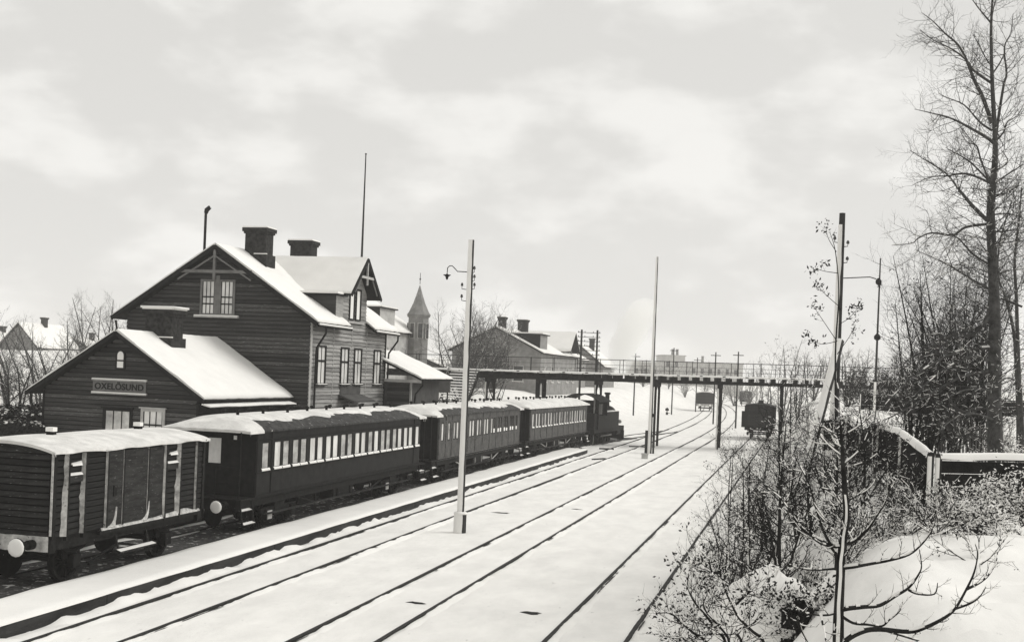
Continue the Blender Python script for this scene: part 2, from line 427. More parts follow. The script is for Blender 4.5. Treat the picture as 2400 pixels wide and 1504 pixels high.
def chimney(par, x, y, z0, z1, w, l, m=BRICK, snow=True, waist=None):
    c = MB(); zb = z1 - .28
    c.box(x - w / 2, x + w / 2, y - l / 2, y + l / 2, z0, zb)
    c.box(x - w / 2 - .06, x + w / 2 + .06, y - l / 2 - .06, y + l / 2 + .06, zb, zb + .1)
    c.box(x - w / 2 - .12, x + w / 2 + .12, y - l / 2 - .12, y + l / 2 + .12, zb + .1, z1)
    if waist: c.box(x - w / 2 - .10, x + w / 2 + .10, y - l / 2 - .10, y + l / 2 + .10, z0, waist)
    ch = c.build('chimney', m, par)
    if snow:
        s = MB(); s.box(x - w / 2 - .11, x + w / 2 + .11, y - l / 2 - .11, y + l / 2 + .11, z1 + .001, z1 + .07); s.build('snow', SNOW, ch)
        if waist:
            s = MB(); s.box(x - .02, x + w / 2 + .095, y - l / 2 - .095, y - l / 2, waist + .001, waist + .05); s.build('snow', SNOW, ch)
    return ch

# ---- main house
GX0, GX1, GY0, GY1 = -31.9, -22.3, 49.5, 59.4
GC = (GX0 + GX1) / 2; EZ = 7.55; RZ = 10.72; SL = 0.655       # wall head, ridge, roof slope
house = thing('station_house', 'large dark clapboard station house with steep snowy roofs and two chimneys', 'station', (GC, GY0, .3))
hp = MB(); OFF = Vector((-GC, -GY0, -.3))
class HB(MB):
    """mesh written in yard coordinates, stored relative to the house"""
    off = OFF
    def build(s, name, m, parent=None, smooth=False, loc=None, rz=0, kind=None):
        if parent is not None:
            o = s.off; s.v = [(v[0] + o.x, v[1] + o.y, v[2] + o.z) for v in s.v]
        return _MB.build(s, name, m, parent, smooth, loc, rz, kind)
_MB = MB
def use(off):
    HB.off = Vector(off); globals()['MB'] = HB
def unuse(): globals()['MB'] = _MB
use(OFF)
def roof_z(x): return RZ - .08 - SL * abs(x - GC)
body = MB(); pent = [(GX0, GY0, .3), (GX1, GY0, .3), (GX1, GY0, roof_z(GX1) - .05), (GC, GY0, roof_z(GC) - .05), (GX0, GY0, roof_z(GX0) - .05)]
body.poly_prism(pent, (0, GY1 - GY0, 0)); body.build('wall', PITCH, house)
z = .6
while z < RZ - .35:                                    # gable clapboards, each a board of its own
    h = .19; hw = (RZ - .05 - (z + h)) / SL
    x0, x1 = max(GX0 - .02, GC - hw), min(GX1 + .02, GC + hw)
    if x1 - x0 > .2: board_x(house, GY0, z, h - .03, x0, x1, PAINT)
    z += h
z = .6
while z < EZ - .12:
    board_y(house, GX1, z, .165, GY0 - .01, GY1 + .01, PALE); z += .19
for yy in (GY0 + .07, GY1 - .07):
    b = MB(); b.box(GX1 + .002, GX1 + .05, yy - .09, yy + .09, .3, EZ - .02); b.build('corner_board', TRIML if yy < 52 else DARK, house)
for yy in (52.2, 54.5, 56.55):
    b = MB(); b.box(GX1 + .002, GX1 + .038, yy - .035, yy + .035, .3, EZ - .05); b.build('batten', PALE, house)
b = MB(); b.box(GX1 + .002, GX1 + .046, GY0, GY1, 3.98, 4.08); b.build('belt_board', PALE, house)
# roof: two main slabs, verge overhang towards the yard
OV, OX = .5, .55
CY, CW, CSL = 54.7, 1.62, 0.95; YS0, YS1 = CY - CW - .01, CY + CW + .01
def rp(x, y, dz=0): return (x, y, RZ - SL * abs(x - GC) + dz)
rf = MB()
slab(rf, rp(GX1 + OX, GY0 - OV), rp(GX1 + OX, YS0), rp(GC, YS0), rp(GC, GY0 - OV), .16)
slab(rf, rp(GX1 - .05, YS0), rp(GX1 - .05, YS1), rp(GC, YS1), rp(GC, YS0), .16)
slab(rf, rp(GX1 + OX, YS1), rp(GX1 + OX, GY1 + OV), rp(GC, GY1 + OV), rp(GC, YS1), .16)
slab(rf, rp(GX0 - OX, GY1 + OV), rp(GX0 - OX, GY0 - OV), rp(GC, GY0 - OV), rp(GC, GY1 + OV), .16)
roof = rf.build('roof', DARK, house)
snow_slab(roof, rp(GX1 + OX, GY0 - OV + .02), rp(GX1 + OX, YS0), rp(GC, YS0), rp(GC, GY0 - OV + .02), .10, seed=2, rag=.03)
snow_slab(roof, rp(GX1 + OX, YS1), rp(GX1 + OX, GY1 + OV), rp(GC, GY1 + OV), rp(GC, YS1), .10, seed=3, rag=.03)
snow_slab(roof, rp(GX1 - .4, YS0), rp(GX1 - .4, YS1), rp(GC, YS1), rp(GC, YS0), .10, seed=4, rag=.0)
snow_slab(roof, rp(GX0 - OX, GY1 + OV), rp(GX0 - OX, GY0 - OV + .02), rp(GC, GY0 - OV + .02), rp(GC, GY1 + OV), .10, seed=5, rag=.03)
for s in (-1, 1):                                      # verge boards and the king-post truss of the gable
    b = MB(); b.beam(rp(GC, GY0 - OV - .03, -.10), rp(GC + s * (GX1 + OX - GC), GY0 - OV - .03, -.10), .05, .20, (0, -1, 0) if False else (0, 0, 1)); b.build('verge_board', DARK, house)
    b = MB(); b.beam((GC + s * .05, GY0 - OV + .03, RZ - .55), (GC + s * 1.9, GY0 - OV + .03, RZ - SL * 1.9 - .42), .06, .07); b.build('truss_strut', TRIM, house)
b = MB(); b.box(GC - .06, GC + .06, GY0 - OV - .02, GY0 - OV + .08, RZ - 1.75, RZ - .2); b.build('king_post', TRIM, house)
b = MB(); b.box(GC - 1.95, GC + 1.95, GY0 - OV - .025, GY0 - OV + .06, RZ - 1.34, RZ - 1.2); b.build('tie_beam', TRIM, house)
AXX, AXY = Vector((1, 0, 0)), Vector((0, 1, 0))
hoff = lambda p: Vector(p)
for xw in (GC - .49, GC + .49):
    window(house, (xw, GY0 - .03, 7.5), AXX, -AXY, .62, 1.5, 3, (.30, .52), TRIM, PANE, .11, sill=False)
b = MB(); b.box(GC - 1.15, GC + 1.15, GY0 - .2, GY0 - .03, 7.30, 7.37); b.build('sill', TRIML, house)
b = MB(); b.box(GC - 1.14, GC + 1.14, GY0 - .19, GY0 - .035, 7.372, 7.42); b.build('snow', SNOW, house)
b = MB(); b.box(GC - .09, GC + .09, GY0 - .085, GY0 - .03, 7.37, 9.3); b.build('mullion', TRIM, house)
for yw in (50.75, 53.6, 55.35, 58.1):
    window(house, (GX1 + .03, yw, 4.4), -AXY, AXX, .84, 1.7, 2, (.62,), DARK, PANE, .09, head=False, mun=DARK, proud=.055, transom=.05)
for yw in (51.3, 57.6):
    window(house, (GX1 + .03, yw, 1.3), -AXY, AXX, .9, 1.6, 2, (.62,), TRIM, PANED, .10, sill=True)
d_ = MB(); d_.box(GX1 + .03, GX1 + .09, 53.7, 55.2, .35, 3.0); dr_ = d_.build('door', DARK, house)
d_ = MB(); d_.box(GX1 + .09, GX1 + .13, 53.85, 53.9, 1.2, 1.4); d_.build('handle', IRON, dr_)
cn = MB(); slab(cn, (GX1 + .9, 53.0, 3.55), (GX1 + .9, 55.9, 3.55), (GX1 + .04, 55.9, 3.85), (GX1 + .04, 53.0, 3.85), .08); co = cn.build('door_canopy', WALLD, house)
b = MB(); b.box(GX1 + .035, GX1 + .07, 53.15, 55.8, 3.86, 4.3); b.build('notice_panel', WALLD, house)
# cross gable over the middle of the long side
cg = MB(); cg.poly_prism([(GX1, CY - CW, 7.3), (GX1, CY + CW, 7.3), (GX1, CY + CW, RZ - CSL * CW - .16), (GX1, CY, RZ - .16), (GX1, CY - CW, RZ - CSL * CW - .16)], (-4.6, 0, 0)); cg.build('wall', PALE, house)
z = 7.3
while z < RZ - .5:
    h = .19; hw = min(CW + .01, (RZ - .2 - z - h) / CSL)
    if hw > .15: board_y(house, GX1, z, h - .012, CY - hw, CY + hw, PALE)
    z += h
CO, CV = .66, .42                                     # overhang to the yard, eave overhang
def cp(x, y, dz=0): return (x, y, RZ + .03 - CSL * abs(y - CY) + dz)
cr = MB(); ye = CW + CV
slab(cr, cp(GX1 + CO, CY - ye), cp(GC + .0, CY - ye), cp(GC + .0, CY), cp(GX1 + CO, CY), .12)
slab(cr, cp(GC, CY + ye), cp(GX1 + CO, CY + ye), cp(GX1 + CO, CY), cp(GC, CY), .12)
croof = cr.build('gable_roof', DARK, house)
snow_slab(croof, cp(GC, CY - ye), cp(GX1 + CO - .02, CY - ye), cp(GX1 + CO - .02, CY), cp(GC, CY), .07, seed=6, rag=.02)
snow_slab(croof, cp(GX1 + CO - .02, CY + ye), cp(GC, CY + ye), cp(GC, CY), cp(GX1 + CO - .02, CY), .07, seed=7, rag=.02)
for s in (-1, 1):
    b = MB(); b.beam(cp(GX1 + CO + .02, CY, -.08), cp(GX1 + CO + .02, CY + s * ye, -.08), .05, .17); b.build('verge_board', DARK, house)
    b = MB(); b.beam((GX1 + CO - .03, CY + s * .8, RZ - 1.05), (GX1 + CO - .03, CY + s * 1.5, RZ - 1.78), .05, .06); b.build('truss_strut', TRIM, house)
b = MB(); b.box(GX1 + CO - .05, GX1 + CO + .03, CY - .05, CY + .05, RZ - 1.35, RZ - .15); b.build('king_post', TRIML, house)
b = MB(); b.box(GX1 + CO - .045, GX1 + CO + .025, CY - .9, CY + .9, RZ - 1.02, RZ - .9); b.build('tie_beam', TRIML, house)
for yw in (CY - .42, CY + .42):
    window(house, (GX1 + .03, yw, 7.65), -AXY, AXX, .5, 1.45, 1, (), DARK, SNOW, .09, sill=False, proud=.05)
b = MB(); b.box(GX1 + .03, GX1 + .17, CY - 1.05, CY + 1.05, 7.42, 7.5); b.build('sill', TRIML, house)
# shed dormer left of it: dark cheek towards the camera, light front
DY0, DY1, DX = 52.2, CY - CW - .02, GX1 + .06
dm = MB(); zt_ = 8.66
dm.poly_prism([(DX, DY0, roof_z(DX) - .3), (DX, DY0, zt_), (GC + 3.0, DY0, zt_), (GC + 3.0, DY0, roof_z(GC + 3.0) - .3)], (0, DY1 - DY0, 0)); dmo = dm.build('dormer', PAINT, house)
b = MB(); b.box(DX + .002, DX + .03, DY0 + .0, DY1, roof_z(DX) + .05, zt_); b.build('dormer_front', PALE, house)
b = MB(); b.box(DX - 1.95, DX + .22, DY0 - .28, DY1 + .1, zt_ + .004, zt_ + .09); dro = b.build('dormer_roof', DARK, house)
b = MB(); b.box(DX - 1.9, DX + .2, DY0 - .26, DY1 + .08, zt_ + .092, zt_ + .20); b.build('snow', SNOW, dro)
# gutters and downpipes
for (ya, yb) in ((GY0 - OV, YS0), (YS1, GY1 + OV)):
    g_ = MB(); g_.tube([(GX1 + OX + .04, ya, roof_z(GX1 + OX) - .06), (GX1 + OX + .04, yb, roof_z(GX1 + OX) - .08)], .06, 6); gu = g_.build('gutter', DARK, house)
    g_ = MB(); g_.tube([(GX1 + OX + .07, ya + .05, roof_z(GX1 + OX) - .0), (GX1 + OX + .07, yb - .05, roof_z(GX1 + OX) - .02)], .05, 5); g_.build('snow', SNOW, gu)
for yp, ys_ in ((49.95, .0), (59.75, -.15)):
    q = GX1 + OX + .03; zr = roof_z(q) - .12
    g_ = MB(); g_.tube([(q, yp, zr), (q, yp, zr - .25), (GX1 + .14, yp + ys_, zr - .95), (GX1 + .12, yp + ys_, zr - 1.3), (GX1 + .12, yp + ys_, .5)], .05, 7); g_.build('downpipe', DARK, house)
g_ = MB(); q = GX0 - OX; g_.tube([(q - .02, GY0 - .1, roof_z(q) - .1), (q + .05, GY0 - .1, roof_z(q) - .5), (GX0 - .08, GY0 - .1, roof_z(q) - 1.1), (GX0 - .08, GY0 - .1, .5)], .05, 6); g_.build('downpipe', DARK, house)
chimney(house, -26.35, 52.0, 9.4, 11.85, 1.12, .8, waist=10.55)
chimney(house, -26.35, 57.2, 9.4, 11.85, 1.2, .8)
# vent pipe with cowl, flagpole
vp = at(480, 560, 60.0); vt = at(480, 500, 60.0)
g_ = MB(); g_.tube([(vp.x, vp.y, 8.2), (vp.x, vp.y, vt.z)], .07, 7); pp = g_.build('vent_pipe', IRON, house)
g_ = MB(); g_.tube([(vp.x, vp.y, vt.z), (vp.x + .05, vp.y, vt.z + .18), (vp.x + .2, vp.y, vt.z + .30), (vp.x + .26, vp.y, vt.z + .24)], [.10, .13, .12, .06], 8); g_.build('cowl', IRON, pp)
ft = at(858, 362, 58.2); g_ = MB(); g_.tube([(GX1 + .3, CY, RZ - .4), (GX1 + .3, CY, ft.z)], [.06, .028], 6); fp = g_.build('flagpole', POLE, house)
g_ = MB(); g_.lathe([(.0, 0), (.05, .03), (.05, .08), (0, .11)], (GX1 + .3, CY, ft.z), n=6); g_.build('finial', POLE, fp)
# veranda wing at the far end
vx0, vx1, vy0, vy1 = GX1 - 1.2, -20.75, GY1 + .05, 64.4
b = MB(); b.box(vx0, vx1, vy0, vy1, .3, 4.6); wing = b.build('wing_wall', WALLD, house)
z = .6
while z < 4.5: board_x(house, vy0 - .001, z, .178, GX1 + .2, vx1, PAINT); z += .19
b = MB(); slab(b, (vx1 + .75, vy0 - .45, 4.72), (vx1 + .75, vy1 + .4, 4.72), (vx0, vy1 + .4, 6.2), (vx0, vy0 - .45, 6.2), .10); wro = b.build('wing_roof', DARK, house)
snow_slab(wro, (vx1 + .75, vy0 - .43, 4.72), (vx1 + .75, vy1 + .4, 4.72), (vx0, vy1 + .4, 6.2), (vx0, vy0 - .43, 6.2), .09, seed=8, rag=.02)
b = MB(); b.box(GX1 + .16, vx1 + .72, vy0 - .45, vy0 - .40, 4.50, 4.66); b.build('fascia', TRIML, house)
b = MB(); b.box(vx1 - .05, vx1 + .05, vy0 - .05, vy0 + .05, .3, 4.55); b.build('veranda_post', TRIML, house)
g_ = MB(); g_.tube([(vx1 + .75, vy0 - .3, 4.65), (vx1 + .75, vy0 - .3, 4.35), (vx1 + .35, vy0 - .2, 3.9), (vx1 + .3, vy0 - .2, 3.4)], .05, 6); g_.build('downpipe', DARK, house)
unuse()

# ---- goods annex with the station name
AX0, AX1, AY0, AY1 = -30.65, -23.5, 41.7, 49.44
AC = (AX0 + AX1) / 2; ARZ = 6.30; ASL = .64
annex = thing('station_annex', 'low dark clapboard annex with a name board, snowy gable roof and block chimney', 'annex', (AC, AY0, .3))
use((-AC, -AY0, -.3))
def ap(x, y, dz=0): return (x, y, ARZ - ASL * abs(x - AC) + dz)
b = MB(); b.poly_prism([(AX0, AY0, .3), (AX1, AY0, .3), (AX1, AY0, ap(AX1, 0)[2] - .15), (AC, AY0, ARZ - .15), (AX0, AY0, ap(AX0, 0)[2] - .15)], (0, AY1 - AY0, 0)); b.build('wall', PITCH, annex)
z = .6
while z < ARZ - .4:
    h = .18; hw = (ARZ - .045 - z - h) / ASL; x0, x1 = max(AX0 - .02, AC - hw), min(AX1 + .02, AC + hw)
    if x1 - x0 > .25: board_x(annex, AY0, z, h - .03, x0, x1, PAINT)
    z += h
z = .6
while z < 3.4: board_y(annex, AX1, z, .168, AY0 - .01, AY1, PAINT); z += .18
b = MB(); b.box(AX1 - .07, AX1 + .035, AY0 - .05, AY0 - .031, .3, 3.75); b.build('corner_board', DARK, annex)
b = MB(); b.box(AX0 - .035, AX0 + .07, AY0 - .05, AY0 - .031, .3, 3.75); b.build('corner_board', DARK, annex)
AOX, AOV = .5, .5
b = MB(); slab(b, ap(AX1 + AOX, AY0 - AOV), ap(AX1 + AOX, AY1), ap(AC, AY1), ap(AC, AY0 - AOV), .12); slab(b, ap(AX0 - AOX, AY1), ap(AX0 - AOX, AY0 - AOV), ap(AC, AY0 - AOV), ap(AC, AY1), .12)
aroof = b.build('roof', DARK, annex)
snow_slab(aroof, ap(AX1 + AOX, AY0 - AOV + .02), ap(AX1 + AOX, AY1 - .01), ap(AC, AY1 - .01), ap(AC, AY0 - AOV + .02), .10, seed=11, rag=.02, nu=34)
snow_slab(aroof, ap(AX0 - AOX, AY1), ap(AX0 - AOX, AY0 - AOV + .02), ap(AC, AY0 - AOV + .02), ap(AC, AY1), .10, seed=12, rag=.02)
for s in (-1, 1):
    b = MB(); b.beam(ap(AC, AY0 - AOV - .03, -.08), ap(AC + s * (AX1 + AOX - AC), AY0 - AOV - .03, -.08), .05, .16); b.build('verge_board', DARK, annex)
q = AX1 + AOX
b = MB(); slab(b, (q + .30, AY0 - AOV, 3.40), (q + .30, AY1 - .3, 3.40), (q - .35, AY1 - .3, 3.55), (q - .35, AY0 - AOV, 3.55), .05); lr = b.build('eave_ledge', DARK, annex)
snow_slab(lr, (q + .30, AY0 - AOV, 3.40), (q + .30, AY1 - .3, 3.40), (q - .1, AY1 - .3, 3.49), (q - .1, AY0 - AOV, 3.49), .06, seed=13, rag=.02)
g_ = MB(); g_.tube([(q + .05, AY0 - AOV, ap(q, 0)[2] - .03), (q + .05, AY1 + .2, ap(q, 0)[2] - .05)], .05, 6); g_.build('gutter', DARK, annex)
g_ = MB(); q = AX0 - AOX; g_.tube([(q + .02, AY0 - .2, ap(q, 0)[2] - .1), (q + .05, AY0 - .2, ap(q, 0)[2] - .45), (AX0 - .1, AY0 - .2, ap(q, 0)[2] - 1.1), (AX0 - .1, AY0 - .2, .5)], .05, 6); g_.build('downpipe', DARK, annex)
ac_ = at(368, 760, 50.0)
chimney(annex, -26.75, 44.3, 5.2, 7.35, 1.25, .95, waist=6.15)
for o_ in [x for x in COL.objects if x.name.startswith('snow') and False]: pass
b = MB(); b.box(-27.55, -25.95, 43.68, 44.92, 7.40, 7.49); b.build('chimney_snow_cap', SNOW, annex, True)
# arched attic window
aw = MB(); o_ = Vector((AC - .0, AY0 - .03, 4.82))
pts = [(-.15, 0), (.15, 0), (.15, .5)] + [(.15 * math.cos(t), .5 + .17 * math.sin(t)) for t in [math.pi * k / 8 for k in range(1, 8)]] + [(-.15, .5)]
aw.poly_prism([(o_.x + a * 1.5, o_.y, o_.z - .06 + c_ * 1.12) for a, c_ in pts], (0, -.05, 0)); awo = aw.build('attic_window', DARK, annex)
aw = MB(); aw.poly_prism([(o_.x + a * .95, o_.y - .052, o_.z + c_) for a, c_ in pts], (0, -.006, 0)); aw.build('pane', SNOW, awo)
aw = MB(); aw.box(o_.x - .15, o_.x + .15, o_.y - .075, o_.y - .06, o_.z + .26, o_.z + .32); aw.build('muntin', DARK, awo)
# name board
sx0, sx1, sz0, sz1 = AC - 1.22, AC + 1.22, 3.78, 4.28
b = MB(); b.box(sx0, sx1, AY0 - .09, AY0 - .03, sz0, sz1); sb = b.build('name_board', BOARDP, annex)
for zz in (sz0 - .05, sz1):
    b = MB(); b.box(sx0 - .05, sx1 + .05, AY0 - .13, AY0 - .03, zz, zz + .05); r_ = b.build('board_rail', TRIML, sb)
    b = MB(); b.box(sx0 - .045, sx1 + .045, AY0 - .125, AY0 - .035, zz + .0505, zz + .085); b.build('snow', SNOW, sb)
cu = bpy.data.curves.new('letters', 'FONT'); cu.body = 'OXELÖSUND'; cu.size = .36; cu.align_x = 'CENTER'; cu.align_y = 'CENTER'; cu.extrude = .01; cu.space_character = 1.06; cu.offset = .006
to = bpy.data.objects.new('letters_tmp', cu); COL.objects.link(to)
bpy.context.view_layer.update()
me = bpy.data.meshes.new_from_object(to.evaluated_get(bpy.context.evaluated_depsgraph_get())); me.materials.clear(); me.materials.append(LETTER)
bpy.data.objects.remove(to); bpy.data.curves.remove(cu)
lo = bpy.data.objects.new('lettering', me); COL.objects.link(lo); lo.parent = sb; lo.rotation_euler = (R(90), 0, 0)
lo.location = (0, -.105, (sz0 + sz1) / 2 - .3)
window(annex, (-27.12, AY0 - .03, 1.9), AXX, -AXY, 1.15, 1.15, 3, (), DARK, PANED, .10, head=True)
window(annex, (-25.5, AY0 - .03, 1.9), AXX, -AXY, .86, 1.2, 3, (.55,), TRIML, PANE, .12, head=True)
unuse()

# ================================================================== ROLLING STOCK (local: x across, +x to the yard, y along, z from the rail head)
RAILZ = .068
def wheel_mesh(r=.48, w=.11, spokes=True):
    b = MB()
    b.lathe([(r + .028, -.075), (r + .028, -.045), (r, -.04), (r, .06), (r - .07, .06), (r - .07, -.06)], axis='x', n=20)
    b.lathe([(.11, -.09), (.11, .10), (.06, .12)], axis='x', n=10)
    if spokes:
        for k in range(9):
            a = 2 * math.pi * k / 9; b.beam((0, .1 * math.cos(a), .1 * math.sin(a)), (0, (r - .05) * math.cos(a), (r - .05) * math.sin(a)), .045, .06, (1, 0, 0))
    return b.mesh('wheel', IRON, False)
WHEEL = wheel_mesh(); WHEELB = wheel_mesh(.62)
def buffers(par, y, s, z=1.02, snowy=True, disc=.21):
    for x in (-.875, .875):
        b = MB(); b.lathe([(.11, 0), (.11, s * .18), (.06, s * .2), (.06, s * .5), (disc, s * .52), (disc, s * .555), (disc * .6, s * .57)], (x, y, z), 'y', 14)
        bo = b.build('buffer', IRON, par)
        if snowy and s < 0:
            b = MB(); b.lathe([(disc * .96, s * .558), (disc * .9, s * .585), (disc * .5, s * .60)], (x, y, z), 'y', 14); b.build('snow', SNOW, bo, True)
    b = MB(); b.tube([(0, y, z - .02), (0, y + s * .22, z - .02), (0, y + s * .3, z - .2), (0, y + s * .25, z - .36)], .03, 6); b.build('coupling', IRON, par)
def arch(hw, z0, z1, n=14, e=2.0): return [(-hw + 2 * hw * k / n, z0 + (z1 - z0) * (1 - abs(-1 + 2 * k / n) ** e)) for k in range(n + 1)]
def axle_gear(par, y, r=.48, me=None):
    for x in (-.7525, .7525): inst('wheel', me or WHEEL, par, (x, y, r), 0 if x > 0 else math.pi)
    b = MB(); b.tube([(-.8, y, r), (.8, y, r)], .07, 8); b.build('axle', IRON, par)
    for x in (-1, 1):
        b = MB(); b.box(min(x * .93, x * 1.1), max(x * .93, x * 1.1), y - .14, y + .14, r - .14, r + .16)
        b.box(min(x * .9, x * .94), max(x * .9, x * .94), y - .32, y + .32, r + .05, r + .55); b.build('axle_box', IRON, par)
        b = MB(); b.tube([(x * 1.02, y - .55, r + .42), (x * 1.02, y - .3, r + .30), (x * 1.02, y, r + .24), (x * 1.02, y + .3, r + .30), (x * 1.02, y + .55, r + .42)], .045, 5); b.build('spring', IRON, par)

def goods_wagon(name, label, loc, rz, Lb=6.5, hw=1.32, flaps=True, snow=True, hut=False, wall=WAGON, end_only=False):
    t = thing(name, label, 'goods wagon', loc, rz, 'goods wagons on the station tracks')
    z0, z1 = 1.18, 3.02
    b = MB(); b.box(-hw + .06, hw - .06, .05, Lb - .05, z0 - .02, z1 + .1); b.build('body_shell', PITCH, t)
    b = MB(); b.box(-hw + .12, -hw + .3, 0, Lb, .86, 1.14); b.box(hw - .3, hw - .12, 0, Lb, .86, 1.14)
    for yy in (0.0, Lb - .2): b.box(-hw + .02, hw - .02, yy, yy + .2, .84, 1.16)
    b.box(-hw + .1, hw - .1, .02, Lb - .02, 1.141, 1.17); b.build('underframe', IRON, t)
    if snow:
        b = MB(); b.sheet([[(x, -.012 - .02 * abs(vnoise(x * 4, z_ * 4)), z_ + .015 * vnoise(x * 7, z_)) for x in [-hw + .05 + (2 * hw - .1) * k / 14 for k in range(15)]] for z_ in (.86, .95, 1.05, 1.13, 1.2)]); b.build('buffer_beam_snow', DSNOW, t, True)
    n = 13; ph = (z1 - z0) / n
    walls = [wall, WAGON2, wall] if wall is WAGON else [wall]
    pe = [MB().box(-hw + .09, hw - .09, 0, .05, 0, ph - .03).mesh('end_plank', w_) for w_ in walls]
    ps = [MB().box(0, .05, .09, Lb - .09, 0, ph - .028).mesh('side_plank', w_) for w_ in (walls[:2][::-1] if len(walls) > 1 else walls)]
    for k in range(n):
        inst('end_plank', rnd.choice(pe), t, (rnd.uniform(-.004, .004), rnd.uniform(-.006, .006), z0 + k * ph))
        inst('side_plank', ps[0], t, (hw - .05 + rnd.uniform(-.006, .006), 0, z0 + k * ph))
        if not end_only:
            inst('end_plank', pe[0], t, (0, Lb - .05, z0 + k * ph)); inst('side_plank', ps[0], t, (-hw, 0, z0 + k * ph))
    b = MB(); b.poly_prism([(-hw + .05, .02, z1 - .01)] + [(x, .02, z + .0) for x, z in arch(hw - .05, z1, z1 + .26)][0:0] + [(hw - .05, .02, z1 - .01)] + [(x, .02, z) for x, z in reversed(arch(hw - .05, z1 + .02, z1 + .19))], (0, .05, 0)); b.build('end_arch', wall, t)
    for (x, y) in ((hw - .05, -.012), (-hw - .02, -.012), (hw - .05, Lb - .09), (-hw - .02, Lb - .09)):
        b = MB(); b.box(x, x + .085, y, y + .10, z0 - .02, z1 + .02); c = b.build('corner_post', IRON, t)
        if snow and x > 0 and y < 1:
            b = MB(); b.box(x + .02, x + .07, y - .022, y - .001, z0 + .05, z1); b.build('snow', DSNOW, c)
    # stanchions with wind-packed snow on the side towards us
    ss = [.062, .158, .30, .40, .565, .68, .79, .93]
    for k, f in enumerate(ss):
        y = Lb * f; b = MB(); dp = .10 if k in (0, 1, 5, 6) else .06
        b.box(hw + .008, hw + dp, y, y + .07, z0 - .1, z1 + .02); st = b.build('stanchion', IRON, t)
        if snow:
            b = MB(); rows = []
            zb = [z0 + (z1 - z0) * j / 18 for j in range(19)]
            wide = {0: .065, 1: .055, 2: .008, 3: .012, 4: .02, 5: .055, 6: .06, 7: .02}[k]
            for zz in zb:
                w = max(.012, wide * (1 + .8 * vnoise(zz * 3.2, k * 3.1) + .5 * vnoise(zz * 9, k)) * (1.0 if zz < z0 + 1.2 or k in (0, 5, 6) else .35))
                rows.append([(hw + .002, y - w, zz), (hw + dp * .55, y - .35 * w, zz), (hw + dp, y - .003, zz)])
            b.sheet(rows); b.build('snow', DSNOW, st, True)
    b = MB(); b.box(hw + .01, hw + .045, Lb * .30, Lb * .68, z0 + .02, z1 - .05); dd = b.build('sliding_door', wall, t)
    b = MB(); b.box(hw + .05, hw + .07, Lb * .34, Lb * .36, 1.9, 2.15); b.build('handle', IRON, dd)
    b = MB(); b.box(hw + .01, hw + .08, Lb * .26, Lb * .97, z0 - .13, z0 - .05); dr_ = b.build('door_rail', IRON, t)
    if snow:
        b = MB(); b.sheet([[(hw + .01, y, z0 - .045), (hw + .05, y, z0 + .02 + .09 * max(0, vnoise(y * 1.1, 4))), (hw + .085, y, z0 - .045)] for y in [Lb * .27 + Lb * .69 * k / 40 for k in range(41)]]); b.build('snow', DSNOW, dr_, True)
        for f in (.36, .575):
            b = MB(); b.sheet([[(hw + .046, Lb * f - w, z), (hw + .09, Lb * f - w * .4, z), (hw + .046, Lb * f + .02, z)] for z, w in ((z0 + .0, .34), (z0 + .04, .22), (z0 + .09, .13), (z0 + .16, .075), (z0 + .26, .035), (z0 + .36, .02), (z0 + .46, .003))]); b.build('drifted_snow', DSNOW, t, True)
    if flaps:
        for f in (.16, .79):
            y = Lb * f
            b = MB(); b.box(hw + .008, hw + .09, y - .62, y - .10, 2.36, 2.52); fo = b.build('ventilation_flap', WAGON, t)
            b = MB(); b.sheet([[(hw + .0, yy, 2.521), (hw + .04, yy, 2.521 + .05), (hw + .095, yy, 2.515)] for yy in (y - .6, y - .4, y - .2, y - .09)]); b.build('snow', SNOW, fo, True)
            b = MB(); b.sheet([[(hw + .0, yy, 2.74), (hw + .03, yy, 2.79 + .012 * k), (hw + .07, yy, 2.72)] for k, yy in enumerate((y - .45, y - .3, y - .18, y - .09))]); b.build('snow', SNOW, fo, True)
    # arched roof and its snow
    a = arch(hw + .10, z1 + .03, z1 + .24); b = MB(); b.poly_prism([(x, -.10, z) for x, z in a] + [(x, -.10, z - .04) for x, z in reversed(a)], (0, Lb + .2, 0)); ro = b.build('roof', ROOFD, t)
    if snow:
        b = MB(); rows = []
        for k in range(33):
            y = -.12 + (Lb + .24) * k / 32; r = .03 * vnoise(y * 2.2, 3); e = .35 if k in (0, 32) else 1
            row = [(x * (1 + (.012 + r * .4 if abs(x) > hw else 0)), y, z + .002 + e * (.05 if abs(x) < hw else .028) + .012 * vnoise(x * 2, y * 1.4)) for x, z in a]
            rows.append([(a[0][0] - .01, y, a[0][1] - .03)] + row + [(a[-1][0] + .012 + r * .5, y, a[-1][1] - .035 + r)])
        b.sheet(rows)
        for k in (0, 32): b.sheet([rows[k], [(x, y + (.02 if k == 0 else -.02), z - .07) for x, y, z in rows[k]]])
        b.build('snow', RSNOW, ro, True)
    for f in (.26, .82):
        b = MB(); b.box(-.09, .09, Lb * f - .07, Lb * f + .07, z1 + .22, z1 + .42); v = b.build('roof_vent', DARK, t)
        b = MB(); b.box(-.10, .10, Lb * f - .08, Lb * f + .08, z1 + .36, z1 + .46); b.build('snow', SNOW, v)
    for y in (Lb * .2, Lb * .8): axle_gear(t, y)
    buffers(t, 0, -1, snowy=snow); buffers(t, Lb, 1)
    b = MB(); b.box(hw - .1, hw + .14, Lb * .38, Lb * .62, .52, .56); b.beam((hw, Lb * .40, .55), (hw - .1, Lb * .40, .9), .04, .04); b.beam((hw, Lb * .60, .55), (hw - .1, Lb * .60, .9), .04, .04); so = b.build('step_board', WAGON, t)
